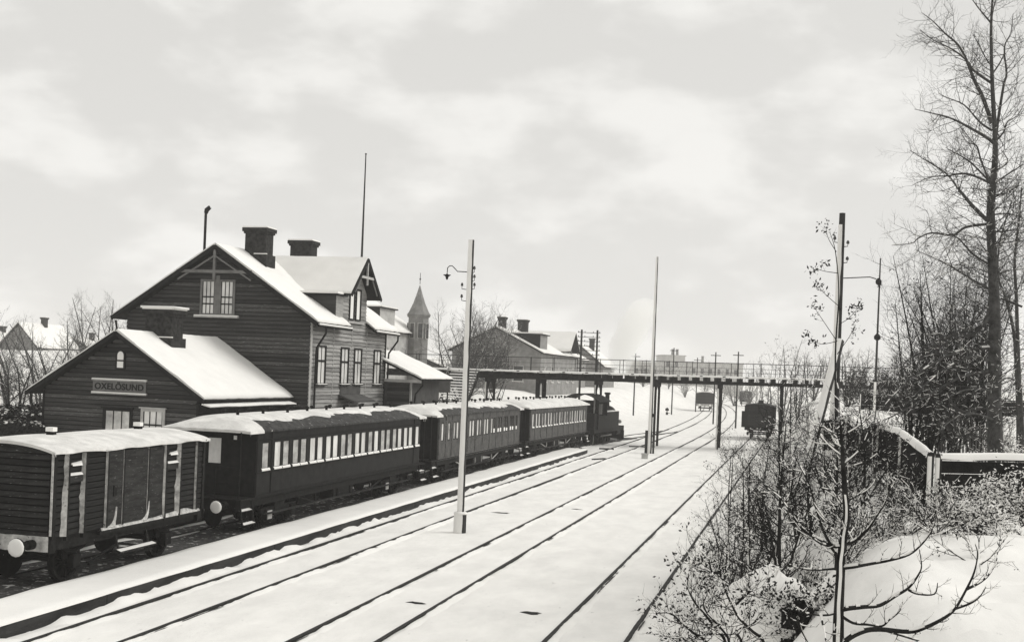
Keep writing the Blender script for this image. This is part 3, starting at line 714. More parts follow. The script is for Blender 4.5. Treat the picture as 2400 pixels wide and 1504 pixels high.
    if snow:
        b = MB(); b.sheet([[(hw - .1, y, .562), (hw + .02, y, .60), (hw + .145, y, .56)] for y in [Lb * .38 + Lb * .24 * k / 6 for k in range(7)]]); b.build('snow', SNOW, so, True)
    b = MB(); b.tube([(.9, Lb * .3, .34), (.9, Lb * .5, .62), (.9, Lb * .72, .34)], .03, 5); b.beam((.95, Lb * .3, .3), (.95, Lb * .72, .3), .05, .06); b.build('brake_gear', IRON, t)
    return t
W1 = goods_wagon('goods_wagon', 'snow-roofed dark planked goods wagon at the near end of the train', (xT(21.9), 21.9, RAILZ), 0)

def coach(name, label, y0, Lb, panel, sill_snow, wins, bare_roof, seed, plain_from=None):
    """y0 = near end wall of the body; wins = list of (centre, width) along the body"""
    a0, a1 = y0 + 2.5, y0 + Lb - 2.5
    ang = math.atan2(xT(a1) - xT(a0), a1 - a0); x0 = xT(a0) - math.tan(ang) * 2.5
    t = thing(name, label, 'railway coach', (x0, y0, RAILZ), -ang, 'passenger coaches of the standing train')
    hw, zf, zs, zw, zc = 1.36, 1.18, 1.98, 2.80, 3.14; RISE = .36
    rr = random.Random(seed); P = .85                     # end platform depth
    # --- underframe
    b = MB()
    for s in (-1, 1): b.box(s * 1.12 - .06, s * 1.12 + .06, -P, Lb + P, .86, 1.12)
    b.box(-1.3, 1.3, -P, -P + .14, .84, 1.14); b.box(-1.3, 1.3, Lb + P - .14, Lb + P, .84, 1.14)
    b.box(-hw, hw, -P, Lb + P, 1.121, 1.175); b.build('underframe', IRON, t)
    b = MB(); b.sheet([[(1.17, y, 1.118), (1.21 + .02 * vnoise(y * 3, seed), y, 1.09), (hw + .02, y, 1.118 + 0 * y)] for y in [Lb * k / 40 for k in range(41)]]); b.build('solebar_snow', SNOW if panel is COACH2 else ROOFD, t, True)
    # --- walls: far side and ends plain, near side built round its windows
    b = MB(); b.box(-hw, -hw + .06, 0, Lb, zf, zc); b.build('far_wall', panel, t)
    for y in (0, Lb - .06):
        b = MB(); b.box(-hw + .06, -.38, y, y + .06, zf, zc); b.box(.38, hw - .06, y, y + .06, zf, zc); b.box(-.38, .38, y, y + .06, zf + 1.95, zc)
        ar = arch(hw, zc, zc + .04, 14, 2.4); b.poly_prism([(x, y, z) for x, z in ar], (0, .06, 0)); b.build('end_wall', DARK, t)
        b = MB(); b.box(-.379, .379, y + .015, y + .05, zf, zf + 1.95); eo = b.build('end_door', DARK, t)
        b = MB(); b.box(-.2, .2, y + (.005 if y == 0 else .051), y + (.014 if y == 0 else .06), zf + .95, zf + 1.7); b.build('pane', PANE, eo)
    for s, w in ((-1, .3), (1, .0)):
        if w: 
            b = MB(); b.box(-1.26, -1.02, -.012, -.001, 2.08, 2.80); b.build('end_window', PANE, t)
    b = MB(); b.box(.62, .72, -.02, -.001, 2.86, 2.98); b.build('tail_lamp_bracket', SNOW, t)
    b = MB(); b.box(hw - .06, hw, .0, Lb, zf, zs); b.build('lower_panel', panel, t)
    b = MB(); b.box(hw - .06, hw, .0, Lb, zw, zc); b.build('upper_panel', panel, t)
    edges = [0.0]
    for c, w in wins: edges += [c - w / 2, c + w / 2]
    edges.append(Lb)
    for i in range(0, len(edges), 2):
        w_ = edges[i + 1] - edges[i]; wide = w_ > .3
        b = MB(); b.box(hw - .06, hw + (.004 if wide else 0), edges[i], edges[i + 1], zs + .001, zw - .001); b.build('pillar', panel, t)
        if wide:
            m_ = (edges[i] + edges[i + 1]) / 2 if 0 < i < len(edges) - 2 else (edges[i] + .06 if i == 0 else edges[i + 1] - .06)
            b = MB(); b.box(hw + .0045, hw + .024, m_ - .03, m_ + .03, zf, zc); b.build('batten', DARK if panel is COACH else panel, t)
    pm = MB(); pm.box(-.012, 0, -.5, .5, 0, zw - zs)
    for c, w in wins:
        f = MB(); f.box(hw - .035, hw + .008, c - w / 2, c - w / 2 + .02, zs, zw); f.box(hw - .035, hw + .008, c + w / 2 - .02, c + w / 2, zs, zw)
        f.box(hw - .035, hw + .0125, c - w / 2 + .02, c + w / 2 - .02, zw - .035, zw); f.box(hw - .035, hw + .0125, c - w / 2 + .02, c + w / 2 - .02, zs, zs + .03)
        wo = f.build('window', DARK, t)
        p = MB(); p.box(hw - .03, hw - .014, c - w / 2 + .021, c + w / 2 - .021, zs + .031, zw - .036)
        dark = plain_from is not None and c > plain_from
        p.build('pane', GLASSD if dark else (PANEG if rr.random() < (.65 if c < 5 and y0 < 40 else .3) else PANE), wo)
        if dark:
            p = MB(); p.box(hw - .0135, hw - .002, c - w / 2 + .021, c + w / 2 - .021, zs + .031, zs + .031 + .16 + .05 * rr.random()); p.build('snow', SNOW, wo)
    if sill_snow:
        for i, (c, w) in enumerate(wins):
            l_ = c - w / 2 - .05; r_ = c + w / 2 + .05
            b = MB(); b.sheet([[(hw + .0, y, zs + .03), (hw + .035, y, zs + .012 + .012 * vnoise(y * 5, seed)), (hw + .055, y, zs - .05), (hw + .002, y, zs - .065)] for y in (l_, (l_ + r_) / 2, r_)]); b.build('sill_snow', SNOW, t, True)
    b = MB(); b.box(hw + .001, hw + .026, .0, Lb, zw + .05, zw + .09); b.box(hw + .001, hw + .026, .0, Lb, zs - .12, zs - .07); b.box(hw + .001, hw + .02, 0, Lb, zf, zf + .06); b.build('moulding', DARK if panel is COACH else panel, t)
    # --- roof
    HO = .55
    def nose(y): q = max(0, min(y + HO, Lb + HO - y)); return min(1.0, (q / 1.15)) ** .6
    def rzf(x, y): return zc + .01 + RISE * nose(y) * (1 - min(1, abs(x) / (hw + .085)) ** 2.6)
    b = MB(); yl = [-HO, -HO + .12, -HO + .3, -HO + .6, -HO + 1.15, Lb / 2, Lb + HO - 1.15, Lb + HO - .6, Lb + HO - .3, Lb + HO - .12, Lb + HO]
    xl = [(hw + .07) * (-1 + 2 * k / 16) for k in range(17)]
    b.sheet([[(x, y, rzf(x, y)) for x in xl] for y in yl]); b.sheet([[(x, y, rzf(x, y) - .06) for x in xl] for y in yl])
    for x in (xl[0], xl[-1]): b.sheet([[(x, y, rzf(x, y)) for y in yl], [(x, y, rzf(x, y) - .06) for y in yl]])
    for y in (yl[0], yl[-1]): b.sheet([[(x, y, rzf(x, y)) for x in xl], [(x, y, rzf(x, y) - .06) for x in xl]])
    ro = b.build('roof', ROOFD, t)
    b = MB(); rows = []; nn = 90
    for k in range(nn + 1):
        y = -HO - .02 + (Lb + 2 * HO + .04) * k / nn
        q = min(y + HO, Lb + HO - y)                      # distance from the roof end
        lim = hw + .085 if q < .95 else ((hw + .085 if bare_roof == 0 else (.86 + .16 * vnoise(y * .8, seed) + .10 * vnoise(y * 3.3, seed + 1) + (bare_roof - 1) * .2)))
        if bare_roof and .95 <= q < 1.1: lim = max(lim, hw * .92)
        row = []
        for j in range(17):
            u_ = -1 + 2 * j / 16; x = u_ * (hw + .085) if u_ < 0 else u_ * lim
            zz = rzf(x, y)
            th = (.0 if j == 16 else (.035 if j == 15 else .05)) + .014 * vnoise(x * 3, y * 2.2, seed) * (j < 16)
            if k in (0, nn): th *= .5
            row.append((x, y, zz + .004 + th))
        row.append((row[-1][0] + .004, y, row[-1][2] - (.08 if lim > hw else .0)))
        rows.append(row)
    b.sheet(rows)
    for k, s in ((0, 1), (nn, -1)): b.sheet([rows[k], [(x, y + s * .02, z - .08) for x, y, z in rows[k]]])
    b.build('snow', RSNOW, ro, True)
    for k in range(9):
        y = Lb * (.06 + .11 * k); b = MB(); b.lathe([(.05, 0), (.05, .1), (.085, .11), (.085, .16), (.03, .19)], (.30 + .1 * rr.random() - .05, y + rr.uniform(-.1, .1), zc + RISE + .04), 'z', 8); b.build('ventilator', IRON, t)
        b = MB(); b.lathe([(.05, 0), (.05, .1), (.085, .11), (.085, .16), (.03, .19)], (-.45, y + .4, zc + RISE + .01), 'z', 8); b.build('ventilator', IRON, t)
    # --- end platforms: railings, posts, steps
    for s, ye in ((-1, -P), (1, Lb + P)):
        yy = ye + (.04 if s < 0 else -.04)
        for x in (-1.25, -.5, .5, 1.25):
            b = MB(); b.tube([(x, yy, 1.17), (x, yy, 2.1)], .018, 5); b.build('rail_post', IRON, t)
        for z_ in (2.1, 1.65):
            b = MB(); b.tube([(-1.25, yy, z_), (-.5, yy, z_)], .018, 5); b.tube([(.5, yy, z_), (1.25, yy, z_)], .018, 5); b.build('end_railing', IRON, t)
        b = MB(); b.tube([(1.27, yy, 1.17), (1.27, yy, zc)], .022, 5); b.build('roof_post', IRON, t)
        for x in (-1, 1):
            for z_, o_ in ((.42, .16), (.80, .05)):
                b = MB(); b.box(min(x * (1.1 + o_), x * (1.32 + o_)), max(x * (1.1 + o_), x * (1.32 + o_)), min(yy, yy - s * .72), max(yy, yy - s * .72), z_, z_ + .035); st = b.build('step', IRON, t)
                if x > 0:
                    b = MB(); c0, c1 = min(yy, yy - s * .72), max(yy, yy - s * .72)
                    b.sheet([[(1.1 + o_, y, z_ + .037), (1.2 + o_, y, z_ + .075), (1.325 + o_, y, z_ + .03)] for y in (c0, (c0 + c1) / 2, c1)]); b.build('snow', SNOW, st, True)
            b = MB(); b.beam((x * 1.3, yy - s * .72, 1.15), (x * 1.42, yy - s * .72, .42), .03, .05); b.beam((x * 1.3, yy, 1.15), (x * 1.42, yy, .42), .03, .05); b.build('step_hanger', IRON, t)
        buffers(t, ye, s, 1.0, snowy=(y0 < 40), disc=.19)
    # --- bogies, truss rod, boxes
    for yb in (2.35, Lb - 2.35):
        b = MB()
        for s in (-1, 1): b.beam((s * 1.0, yb - 1.25, .62), (s * 1.0, yb + 1.25, .62), .10, .16); b.box(s * 1.0 - .07, s * 1.0 + .07, yb - .35, yb + .35, .42, .82)
        b.box(-1.0, 1.0, yb - .16, yb + .16, .5, .86); bo = b.build('bogie', IRON, t)
        for dy in (-.9, .9):
            for x in (-.7525, .7525): inst('wheel', WHEEL, bo, (x, yb + dy, .48), 0 if x > 0 else math.pi)
            b = MB(); b.box(.98, 1.14, yb + dy - .15, yb + dy + .15, .32, .66); b.build('axle_box', IRON, bo)
        if panel is COACH:
            b = MB(); b.sheet([[(.98 + .02, yb - .3 + .12 * k, .40 + .09 * j + .02 * vnoise(k, j)) for j in range(5)] for k in range(6)]); 
            b = MB(); b.box(1.142, 1.165, yb - 1.0, yb - .7, .36, .62); b.build('axle_box_frost', CONC, bo)
    b = MB(); b.tube([(1.1, 3.0, .98), (1.1, 5.0, .52), (1.1, Lb - 5.0, .52), (1.1, Lb - 3.0, .98)], .03, 5); tr = b.build('truss_rod', CONC if panel is COACH2 else IRON, t)
    for yy in (5.0, Lb / 2 - .6, Lb / 2 + .6, Lb - 5.0):
        b = MB(); b.beam((1.1, yy, .50), (1.1, yy, .95), .05, .05); b.build('queen_post', CONC if panel is COACH2 else IRON, t)
    b = MB(); b.box(.35, 1.08, Lb * .44, Lb * .56, .45, .86); b.build('battery_box', IRON, t)
    b = MB(); b.tube([(.5, Lb * .3, .62), (.5, Lb * .42, .62)], .22, 10); b.build('air_reservoir', IRON, t)
    b = MB(); b.beam((1.22, 1.0, .56), (1.22, Lb - 1.0, .56), .16, .03); fb = b.build('foot_board', WAGON, t)
    if panel is COACH:
        pass
    return t
def pairs(Lb, n, first, step, gap, w):
    """one single window, n pairs, one single"""
    out = [(first, w)]; c = first + step * .86
    for k in range(n): out += [(c - gap / 2, w), (c + gap / 2, w)]; c += step
    out.append((c - step * .14, w)); return out
LB = 15.1
w1 = pairs(LB, 10, .62, 1.315, .60, .46)
w2 = [(.55, .34)] + [(1.55 + k * .66 + (.18 if k % 2 else 0), .36) for k in range(20)]
w3 = [(.6 + k * .72 + (.10 if k % 2 else 0), .38) for k in range(20)]
coach('passenger_coach', 'nearest dark passenger coach with paired windows and snow lying along its window sills', 31.4, LB, COACH, True, w1, 1, 21)
coach('passenger_coach', 'middle greyish coach half hidden by the slim lamp pole, truss rods under its frame', 49.1, LB, COACH2, False, w2, 2, 22, plain_from=9.4)
coach('passenger_coach', 'farthest coach of the train with fully white roof, next to the engine', 66.8, LB, COACH2, True, w3, 0, 23)

# ---- tank engine at the far end
ye = 84.4; ang = math.atan2(xT(92) - xT(85.5), 6.5)
eng = thing('steam_locomotive', 'small black tank engine with arched cab roof under the bridge', 'locomotive', (xT(85.5) - math.tan(ang) * 1.1, ye, RAILZ), -ang)
b = MB(); b.box(-1.25, 1.25, 0, 9.6, .92, 1.2); b.box(-1.3, 1.3, 0, .15, .8, 1.25); b.box(-1.3, 1.3, 9.45, 9.6, .8, 1.25); b.build('frame', IRON, eng)
b = MB(); b.lathe([(.3, 3.6), (.66, 3.6), (.66, 8.4), (.70, 8.41), (.70, 9.3), (.62, 9.34), (.3, 9.36)], (0, 0, 2.12), 'y', 22); b.build('boiler', IRON, eng, True)
for s in (-1, 1):
    b = MB(); b.box(min(s * .74, s * 1.33), max(s * .74, s * 1.33), 3.7, 7.6, 1.2, 2.45); wt = b.build('water_tank', COACH, eng)
    b = MB(); b.box(min(s * .76, s * 1.31), max(s * .76, s * 1.31), 3.75, 7.55, 2.452, 2.5); b.build('snow', SNOW, wt)
b = MB(); b.box(-1.35, 1.35, 1.0, 3.7, 1.2, 2.2); b.build('cab_side', COACH, eng)
for (x, y) in ((-1.33, 1.02), (1.27, 1.02), (-1.33, 3.62), (1.27, 3.62), (1.27, 2.3), (-1.33, 2.3)):
    b = MB(); b.box(x, x + .06, y, y + .06, 2.2, 3.3); b.build('cab_pillar', COACH, eng)
b = MB(); b.box(-1.27, 1.27, 3.63, 3.67, 2.2, 3.3); b.build('cab_front', COACH, eng)
b = MB(); b.box(1.28, 1.31, 1.1, 2.25, 2.3, 3.1); b.build('cab_pane', GLASSD, eng)
a = arch(1.5, 3.3, 3.85, 14, 2.2); b = MB(); b.poly_prism([(x, .5, z) for x, z in a] + [(x, .5, z - .06) for x, z in reversed(a)], (0, 3.6, 0)); b.build('cab_roof', IRON, eng)
b = MB(); b.box(-1.25, 1.25, .15, 1.0, 1.2, 2.4); b.build('coal_bunker', IRON, eng)
b = MB(); b.lathe([(.24, 2.7), (.19, 2.9), (.17, 3.7), (.26, 3.78), (.26, 3.86), (.2, 3.9)], (0, 8.85, 0), 'z', 14); b.build('chimney', IRON, eng)
b = MB(); b.lathe([(.38, 2.6), (.38, 3.05), (.3, 3.25), (.05, 3.35)], (0, 6.2, 0), 'z', 14); b.build('steam_dome', IRON, eng)
b = MB(); b.lathe([(.22, 2.7), (.22, 3.05), (.05, 3.12)], (0, 4.7, 0), 'z', 12); b.build('sand_dome', IRON, eng)
for y in (3.2, 4.9, 6.6):
    for x in (-.7525, .7525): inst('wheel', WHEELB, eng, (x, y, .62), 0 if x > 0 else math.pi)
for y in (1.2,):
    for x in (-.7525, .7525): inst('wheel', WHEEL, eng, (x, y, .48), 0 if x > 0 else math.pi)
b = MB(); b.beam((1.0, 3.2, .6), (1.0, 6.6, .6), .05, .1); b.build('coupling_rod', TRIM, eng)
b = MB(); b.lathe([(.26, 7.4), (.26, 8.5)], (1.05, 0, .8), 'y', 12); b.build('cylinder', IRON, eng)
b = MB(); b.poly_prism([(-1.3, 9.62, .15), (1.3, 9.62, .15), (1.3, 9.62, .85), (-1.3, 9.62, .85)], (0, .12, 0)); b.poly_prism([(-1.3, 9.75, .12), (0, 10.2, .12), (1.3, 9.75, .12), (1.2, 9.72, .7), (0, 9.9, .7), (-1.2, 9.72, .7)], (0, .02, .02)); b.build('snow_plough', IRON, eng)
b = MB(); b.lathe([(.14, 9.6), (.17, 9.75), (.15, 9.8)], (.9, 0, 1.55), 'y', 10); b.build('head_lamp', CONC, eng)
buffers(eng, 0, -1, 1.0, False); buffers(eng, 9.6, 1, 1.0, False)

# ---- wagons farther off
ang = math.atan2(xA(206) - xA(200), 6)
fw = goods_wagon('goods_wagon', 'distant dark goods wagon end seen between the bridge posts', (xA(200) - .2, 197, RAILZ), -ang, 6.5, 1.45, False, True, end_only=True)
fw2 = goods_wagon('goods_wagon', 'dark round-topped wagon far off right of the bridge post', (at(1748, 930, 248).x, at(1748, 930, 248).y, .1), R(4), 6.0, 1.25, False, False, end_only=True)
cw = goods_wagon('goods_wagon', 'dark planked wagon end on the rightmost track beside the bushes', (xC(107) + .08, 107, RAILZ), 0, 6.5, 1.28, False, False, end_only=True)
b = MB(); b.box(-1.55, -.95, -.1, .7, 1.1, 2.55); b.build('brake_step_box', IRON, cw)
b = MB(); b.box(-.1, .35, .1, .6, 3.3, 3.6); b.build('brake_cabin', IRON, cw)

# ================================================================== FOOTBRIDGE (local x along the bridge, y away from us)
BD = 88.0; B0 = FWD * BD
bridge = thing('footbridge', 'long dark timber footbridge with snowy deck edge crossing above the yard', 'bridge', (B0.x, B0.y, 0), YAW)
def bx(u): return (u - 1200) / FPX * BD
def dz(x): return 5.40 + .0105 * x
XL, XR = bx(905), bx(2130); BW = 3.0
def chain(b, y0, y1, za, zb, st=4.0, x0=XL, x1=XR):
    n = int((x1 - x0) / st) + 1
    for k in range(n):
        a, c = x0 + (x1 - x0) * k / n, x0 + (x1 - x0) * (k + 1) / n
        b.poly_prism([(a, y0, dz(a) + za), (c, y0, dz(c) + za), (c, y0, dz(c) + zb), (a, y0, dz(a) + zb)], (0, y1 - y0, 0))
    return b
for y in (.25, BW - .45): chain(MB(), y, y + .22, -.60, -.34).build('stringer', TIMBER, bridge)
jm = MB().box(-.16, .16, -.02, BW + .02, -.338, -.05).mesh('joist', TIMBER)
x = XL + .3
while x < XR: inst('joist', jm, bridge, (x + rnd.uniform(-.02, .02), 0, dz(x)), -YAW); x += .86
chain(MB(), 0, BW, -.048, .01).build('deck', TIMBER, bridge)
b = MB(); rows = []; x = XL
while x < XR:
    e = .03 * vnoise(x * 1.3, 2); h = .03 * vnoise(x * 2.1, 5)
    rows.append([(x, -.05 + e, dz(x) - .075 + h), (x, -.06 + e, dz(x) + .04), (x, .1, dz(x) + .07 + h), (x, BW / 2, dz(x) + .08), (x, BW + .02, dz(x) + .06), (x, BW + .03, dz(x) - .05)]); x += .3
b.sheet(rows); b.build('snow', SNOW, bridge, True)
pm = MB().box(-.022, .022, -.022, .022, 0, 1.12).mesh('railing_post', POLE)
for y in (.06, BW - .06):
    x = XL + .5; k = 0
    while x < XR - 1:
        if not (bx(1055) < x < bx(1128) and y < 1): inst('railing_post', pm, bridge, (x, y, dz(x)))
        x += 1.76; k += 1
    for hh, rr_ in ((1.08, .014), (.68, .007), (.35, .007)):
        t_ = MB(); t_.tube([(XL + .5 + (XR - XL - 1) * k / 20, y, dz(XL + .5 + (XR - XL - 1) * k / 20) + hh) for k in range(21)], rr_, 4); t_.build('railing', POLE, bridge)
x = XL + 1.2
while x < XR - 1:                                        # blocks of the kerb board, snow lumps between
    b = MB(); b.box(x, x + .22, -.075, -.062, dz(x) - .02, dz(x) + .05); b.build('kerb_block', TIMBER, bridge); x += 1.75
for i, (u, w, sn_) in enumerate(((1142, .2, 1), (1262, .34, 0), (1399, .17, 1), (1539, .17, 0), (1688, .19, 1), (1835, .2, 0), (1960, .2, 0))):
    xx = bx(u); gw = (B0 + RGT * xx); ox, oy = math.sin(YAW) * 2.2, math.cos(YAW) * 2.2
    bt = None
    for (px, py) in ((xx, .25), (xx + ox, .25 + oy)):
        wp = B0 + RGT * px + FWD * py; gz = ground_z(wp.x, wp.y)
        b = MB(); b.box(px - w / 2, px + w / 2, py - .09, py + .09, gz - .3, dz(px) - .58); bt = b.build('trestle_post', TIMBER, bridge)
        if sn_ and py < 1:
            b = MB(); rows = []; zz = gz
            while zz < dz(px) - .75: rows.append([(px - w / 2 - .012, py + .06, zz), (px - w / 2 - .05, py - .1, zz), (px - w / 2 + .05 + .03 * vnoise(zz * 4, i), py - .135 - .03, zz)]); zz += .2
            b.sheet(rows); b.build('snow', SNOW, bt, True)
    b = MB(); b.beam((xx - ox * .1, .25 - oy * .1, dz(xx) - .74), (xx + ox * 1.1, .25 + oy * 1.1, dz(xx) - .74), .24, .30); b.build('cap_beam', TIMBER, bridge)
    b = MB(); b.beam((xx, .3, dz(xx) - 1.5), (xx + ox * .32, .3 + oy * .32, dz(xx) - .85), .10, .12); b.beam((xx + ox, .2 + oy, dz(xx) - 1.5), (xx + ox * .68, .2 + oy * .68, dz(xx) - .85), .10, .12); b.build('knee_brace', TIMBER, bridge)

# ---- stairs from the bridge down to the platform, towards us
s0 = B0 + RGT * bx(1056); sx = s0.x; sy = s0.y + .6
stairs = thing('stairs', 'wide open stairs with snowy treads leading down from the footbridge', 'stairs', (sx, sy, .3))
NS = 24
stm = MB().box(0, 2.15, -.30, 0, -.045, 0).mesh('step', TIMBER); ssm = MB()
ssm.sheet([[(x_, -.31, -.02), (x_, -.30, .035), (x_, -.15, .06), (x_, .0, .05)] for x_ in (0, .5, 1.1, 1.6, 2.15)]); ssm = ssm.mesh('snow', SNOW, True)
for k in range(NS):
    st = inst('step', stm, stairs, (0, -k * .27, 5.08 - k * .21)); inst('snow', ssm, st)
for x_ in (-.06, 2.15):
    b = MB(); b.poly_prism([(x_, .1, 5.15), (x_, -NS * .27, 5.15 - NS * .21), (x_, -NS * .27, 4.85 - NS * .21), (x_, .1, 4.85)], (.06, 0, 0)); b.build('stringer', TIMBER, stairs)
    b = MB(); b.tube([(x_ + .03, .1, 6.0), (x_ + .03, -NS * .27, 6.0 - NS * .21)], .03, 5)
    for k in range(0, NS, 4): b.tube([(x_ + .03, -k * .27, 5.05 - k * .21), (x_ + .03, -k * .27, 6.0 - k * .21)], .025, 5)
    b.build('handrail', TRIM, stairs)

# ---- dark board on posts beside the stairs
pb = at(1022, 901, 79)
nb = thing('notice_board', 'dark framed board on posts below the footbridge, left of the stairs', 'board', (pb.x, pb.y, .3), YAW)
b = MB(); b.box(-.93, .93, 0, .08, 3.42, 4.35); b.build('panel', WALLD, nb)
b = MB(); b.box(-1.0, 1.0, -.03, .0, 4.35, 4.43); b.box(-1.0, -.93, -.03, 0, 3.4, 4.35); b.box(.93, 1.0, -.03, 0, 3.4, 4.35); b.build('frame', TRIM, nb)
b = MB(); b.box(-1.02, 1.02, -.06, .12, 4.431, 4.50); b.build('snow', SNOW, nb)
for s in (-.8, .8):
    b = MB(); b.box(s - .05, s + .05, .08, .18, 0, 4.3); b.build('post', POLE, nb)
pf = at(1000, 936, 74)
pk = thing('platform_fence', 'low snow-dusted picket fence between the station wing and the stairs', 'fence', (pf.x, pf.y, .3), YAW)
for k in range(11):
    b = MB(); b.box(k * .2, k * .2 + .07, 0, .03, 2.2, 3.15); b.build('picket', TRIM, pk)
for k in range(3):
    b = MB(); b.box(k * 1.0 - .04, k * 1.0 + .04, .06, .14, 0, 3.2); b.build('post', TRIM, pk)
b = MB(); b.box(-.1, 2.2, .031, .06, 2.9, 2.98); b.box(-.1, 2.2, .031, .06, 2.4, 2.48); b.build('rail', TRIM, pk)

# ================================================================== POLES
def crust(b, pts, rads, ang0, ang1, th, seed):
    """snow plastered on one side of a pole, between two angles about the vertical"""
    rows = []; m = 7
    for (p, r) in zip(pts, rads):
        row = []
        for k in range(m + 1):
            a = ang0 + (ang1 - ang0) * k / m + .12 * vnoise(p[2] * 2.3, k * 0 + seed) * (1 if k in (0, m) else 0)
            t = th * math.sin(math.pi * min(max(k / m, .06), .94)) * (1 + .3 * vnoise(p[2] * 4.1, k * .9, seed))
            row.append((p[0] + (r + .003 + t) * math.cos(a), p[1] + (r + .003 + t) * math.sin(a), p[2]))
        rows.append(row)
    b.sheet(rows)
WIND = math.atan2(-.93, -.40)                            # the snow came from behind-left of the camera
def pole(name, label, base, top, r0, r1, grp=None, snow_to=1.0, seed=1, cat='pole', spread=(1.55, 1.05)):
    t = thing(name, label, cat, base, 0, grp)
    h = top.z - base.z; lean = (top - base); n = 40
    P = [(lean.x * k / n, lean.y * k / n, h * k / n) for k in range(n + 1)]; Rr = [r0 + (r1 - r0) * k / n for k in range(n + 1)]
    b = MB(); b.tube([(P[0][0], P[0][1], -.6)] + P[1:], Rr, 10); b.build('shaft', POLE, t, True)
    m = int(n * snow_to)
    b = MB(); crust(b, P[:m + 1], Rr[:m + 1], WIND - spread[0], WIND + spread[1], .018, seed); b.build('snow_crust', SNOW, t, True)
    return t, P, Rr
# slim lamp pole in the yard
lb = onZ(1078, 1247, 0.0); lt = lb.copy(); d_l = (lb - Vector((0, 0, H))).dot(FWD)
lt.z = at(1100, 562, d_l).z
lamp, P, Rr = pole('lamp_pole', 'slim snow-plastered lamp pole standing alone between the tracks', Vector((lb.x, lb.y, 0)), lt, .112, .088, cat='lamp pole')
b = MB(); b.lathe([(.20, -.3), (.20, .60), (.16, .63)], n=10); bs = b.build('base_sleeve', POLE, lamp)
b = MB(); crust(b, [(0, 0, z * .07) for z in range(10)], [.20] * 10, WIND - 1.6, WIND + 1.05, .02, 4); b.sheet([[(.0, .0, .70), (.0, 0, .70)], [(.0, 0, .66), (0, 0, .66)]]); b.build('snow', SNOW, bs, True)
b = MB(); b.lathe([(.235, .60), (.22, .65), (.15, .68)], n=12); b.build('snow_collar', SNOW, bs, True)
def on_lamp(u, v): return at(u, v, d_l) - Vector((lb.x, lb.y, 0))
zc_ = on_lamp(1092, 637).z
b = MB(); b.tube([Vector((-.08, 0, zc_)), on_lamp(1072, 636), on_lamp(1066, 629), on_lamp(1060, 623), on_lamp(1054, 623), on_lamp(1049, 628), on_lamp(1048, 640)], .016, 6); arm = b.build('lamp_arm', IRON, lamp)
lp = on_lamp(1048, 641)
b = MB(); b.lathe([(.02, .0), (.04, -.03), (.13, -.04), (.12, -.055), (.05, -.10), (.04, -.16), (.02, -.20)], lp, 'z', 12); b.build('lamp_shade', IRON, lamp)
for (u, v, s) in ((1112, 625, 1), (1112, 645, 1), (1112, 664, 1), (1083, 664, -1), (1082, 691, -1)):
    q = on_lamp(u, v + 4); b = MB(); b.tube([(s * .09, 0, q.z - .14), (q.x, q.y, q.z - .12), (q.x, q.y, q.z - .02)], .012, 5); io = b.build('insulator_pin', IRON, lamp)
    b = MB(); b.lathe([(.025, -.03), (.045, -.02), (.04, .03), (.03, .06), (.01, .08)], q, 'z', 8); b.build('insulator', GLAZE, io)
# mast by the bridge
mb_ = onZ(1522, 1062, 0.0); dm_ = (mb_ - Vector((0, 0, H))).dot(FWD); mt = mb_.copy(); mt.z = at(1541, 602, dm_).z
mast, P, Rr = pole('tall_mast', 'tall thin mast beside the middle bridge trestle', Vector((mb_.x, mb_.y, 0)), mt, .15, .075, cat='mast', seed=7, spread=(1.5, .8))
b = MB(); b.box(-.34, -.16, -.1, .1, -.3, 1.6); b.box(.2, .32, -.1, .1, -.3, 1.3); b.beam((-.3, 0, 1.2), (.3, 0, 1.2), .06, .08); b.build('base_stubs', POLE, mast)
q = at(1531, 973, dm_) - Vector((mb_.x, mb_.y, 0)); b = MB(); b.box(q.x - .1, q.x + .16, -.08, .1, q.z - .12, q.z + .12); b.build('switch_box', IRON, mast)
# pole with strut on the bank, farther mast
def gp(x, y): return Vector((x, y, ground_z(x, y)))
def on_bank(u, v, d): p = at(u, v, d); return Vector((p.x, p.y, ground_z(p.x, p.y)))
dp_ = 36.0; pb_ = on_bank(1955, 985, dp_); pt_ = at(1981, 500, dp_); top_ = Vector((pb_.x + .0, pb_.y, pt_.z))
bp, P, Rr = pole('telegraph_pole', 'stout telegraph pole on the bank, propped by a leaning strut', pb_, top_, .14, .095, seed=9, snow_to=.97, spread=(1.3, .55))
sa = at(1884, 1040, dp_ - 3.2); sb_ = at(1969, 800, dp_ - .25); sa.z = min(sa.z, ground_z(sa.x, sa.y) + .2) - .3
pts = [sa.lerp(sb_, k / 14) - pb_ for k in range(15)]
b = MB(); b.tube(pts, .13, 9); so = b.build('strut', POLE, bp, True)
b = MB(); rows = []
ax_ = (sb_ - sa).normalized(); side = ax_.cross(Vector((0, 1, 0))).normalized() * -1
for k, p in enumerate(pts):
    n1 = Vector((-.72, -.50, .42)); n1 = (n1 - ax_ * n1.dot(ax_)).normalized(); n2 = ax_.cross(n1)
    rows.append([p + (n1 * math.cos(a) + n2 * math.sin(a)) * (.135 + .02 * math.cos(a)) for a in [R(-72 + 24 * j + 6 * vnoise(k * .7, j)) for j in range(7)]])
b.sheet(rows); b.build('snow', SNOW, so, True)
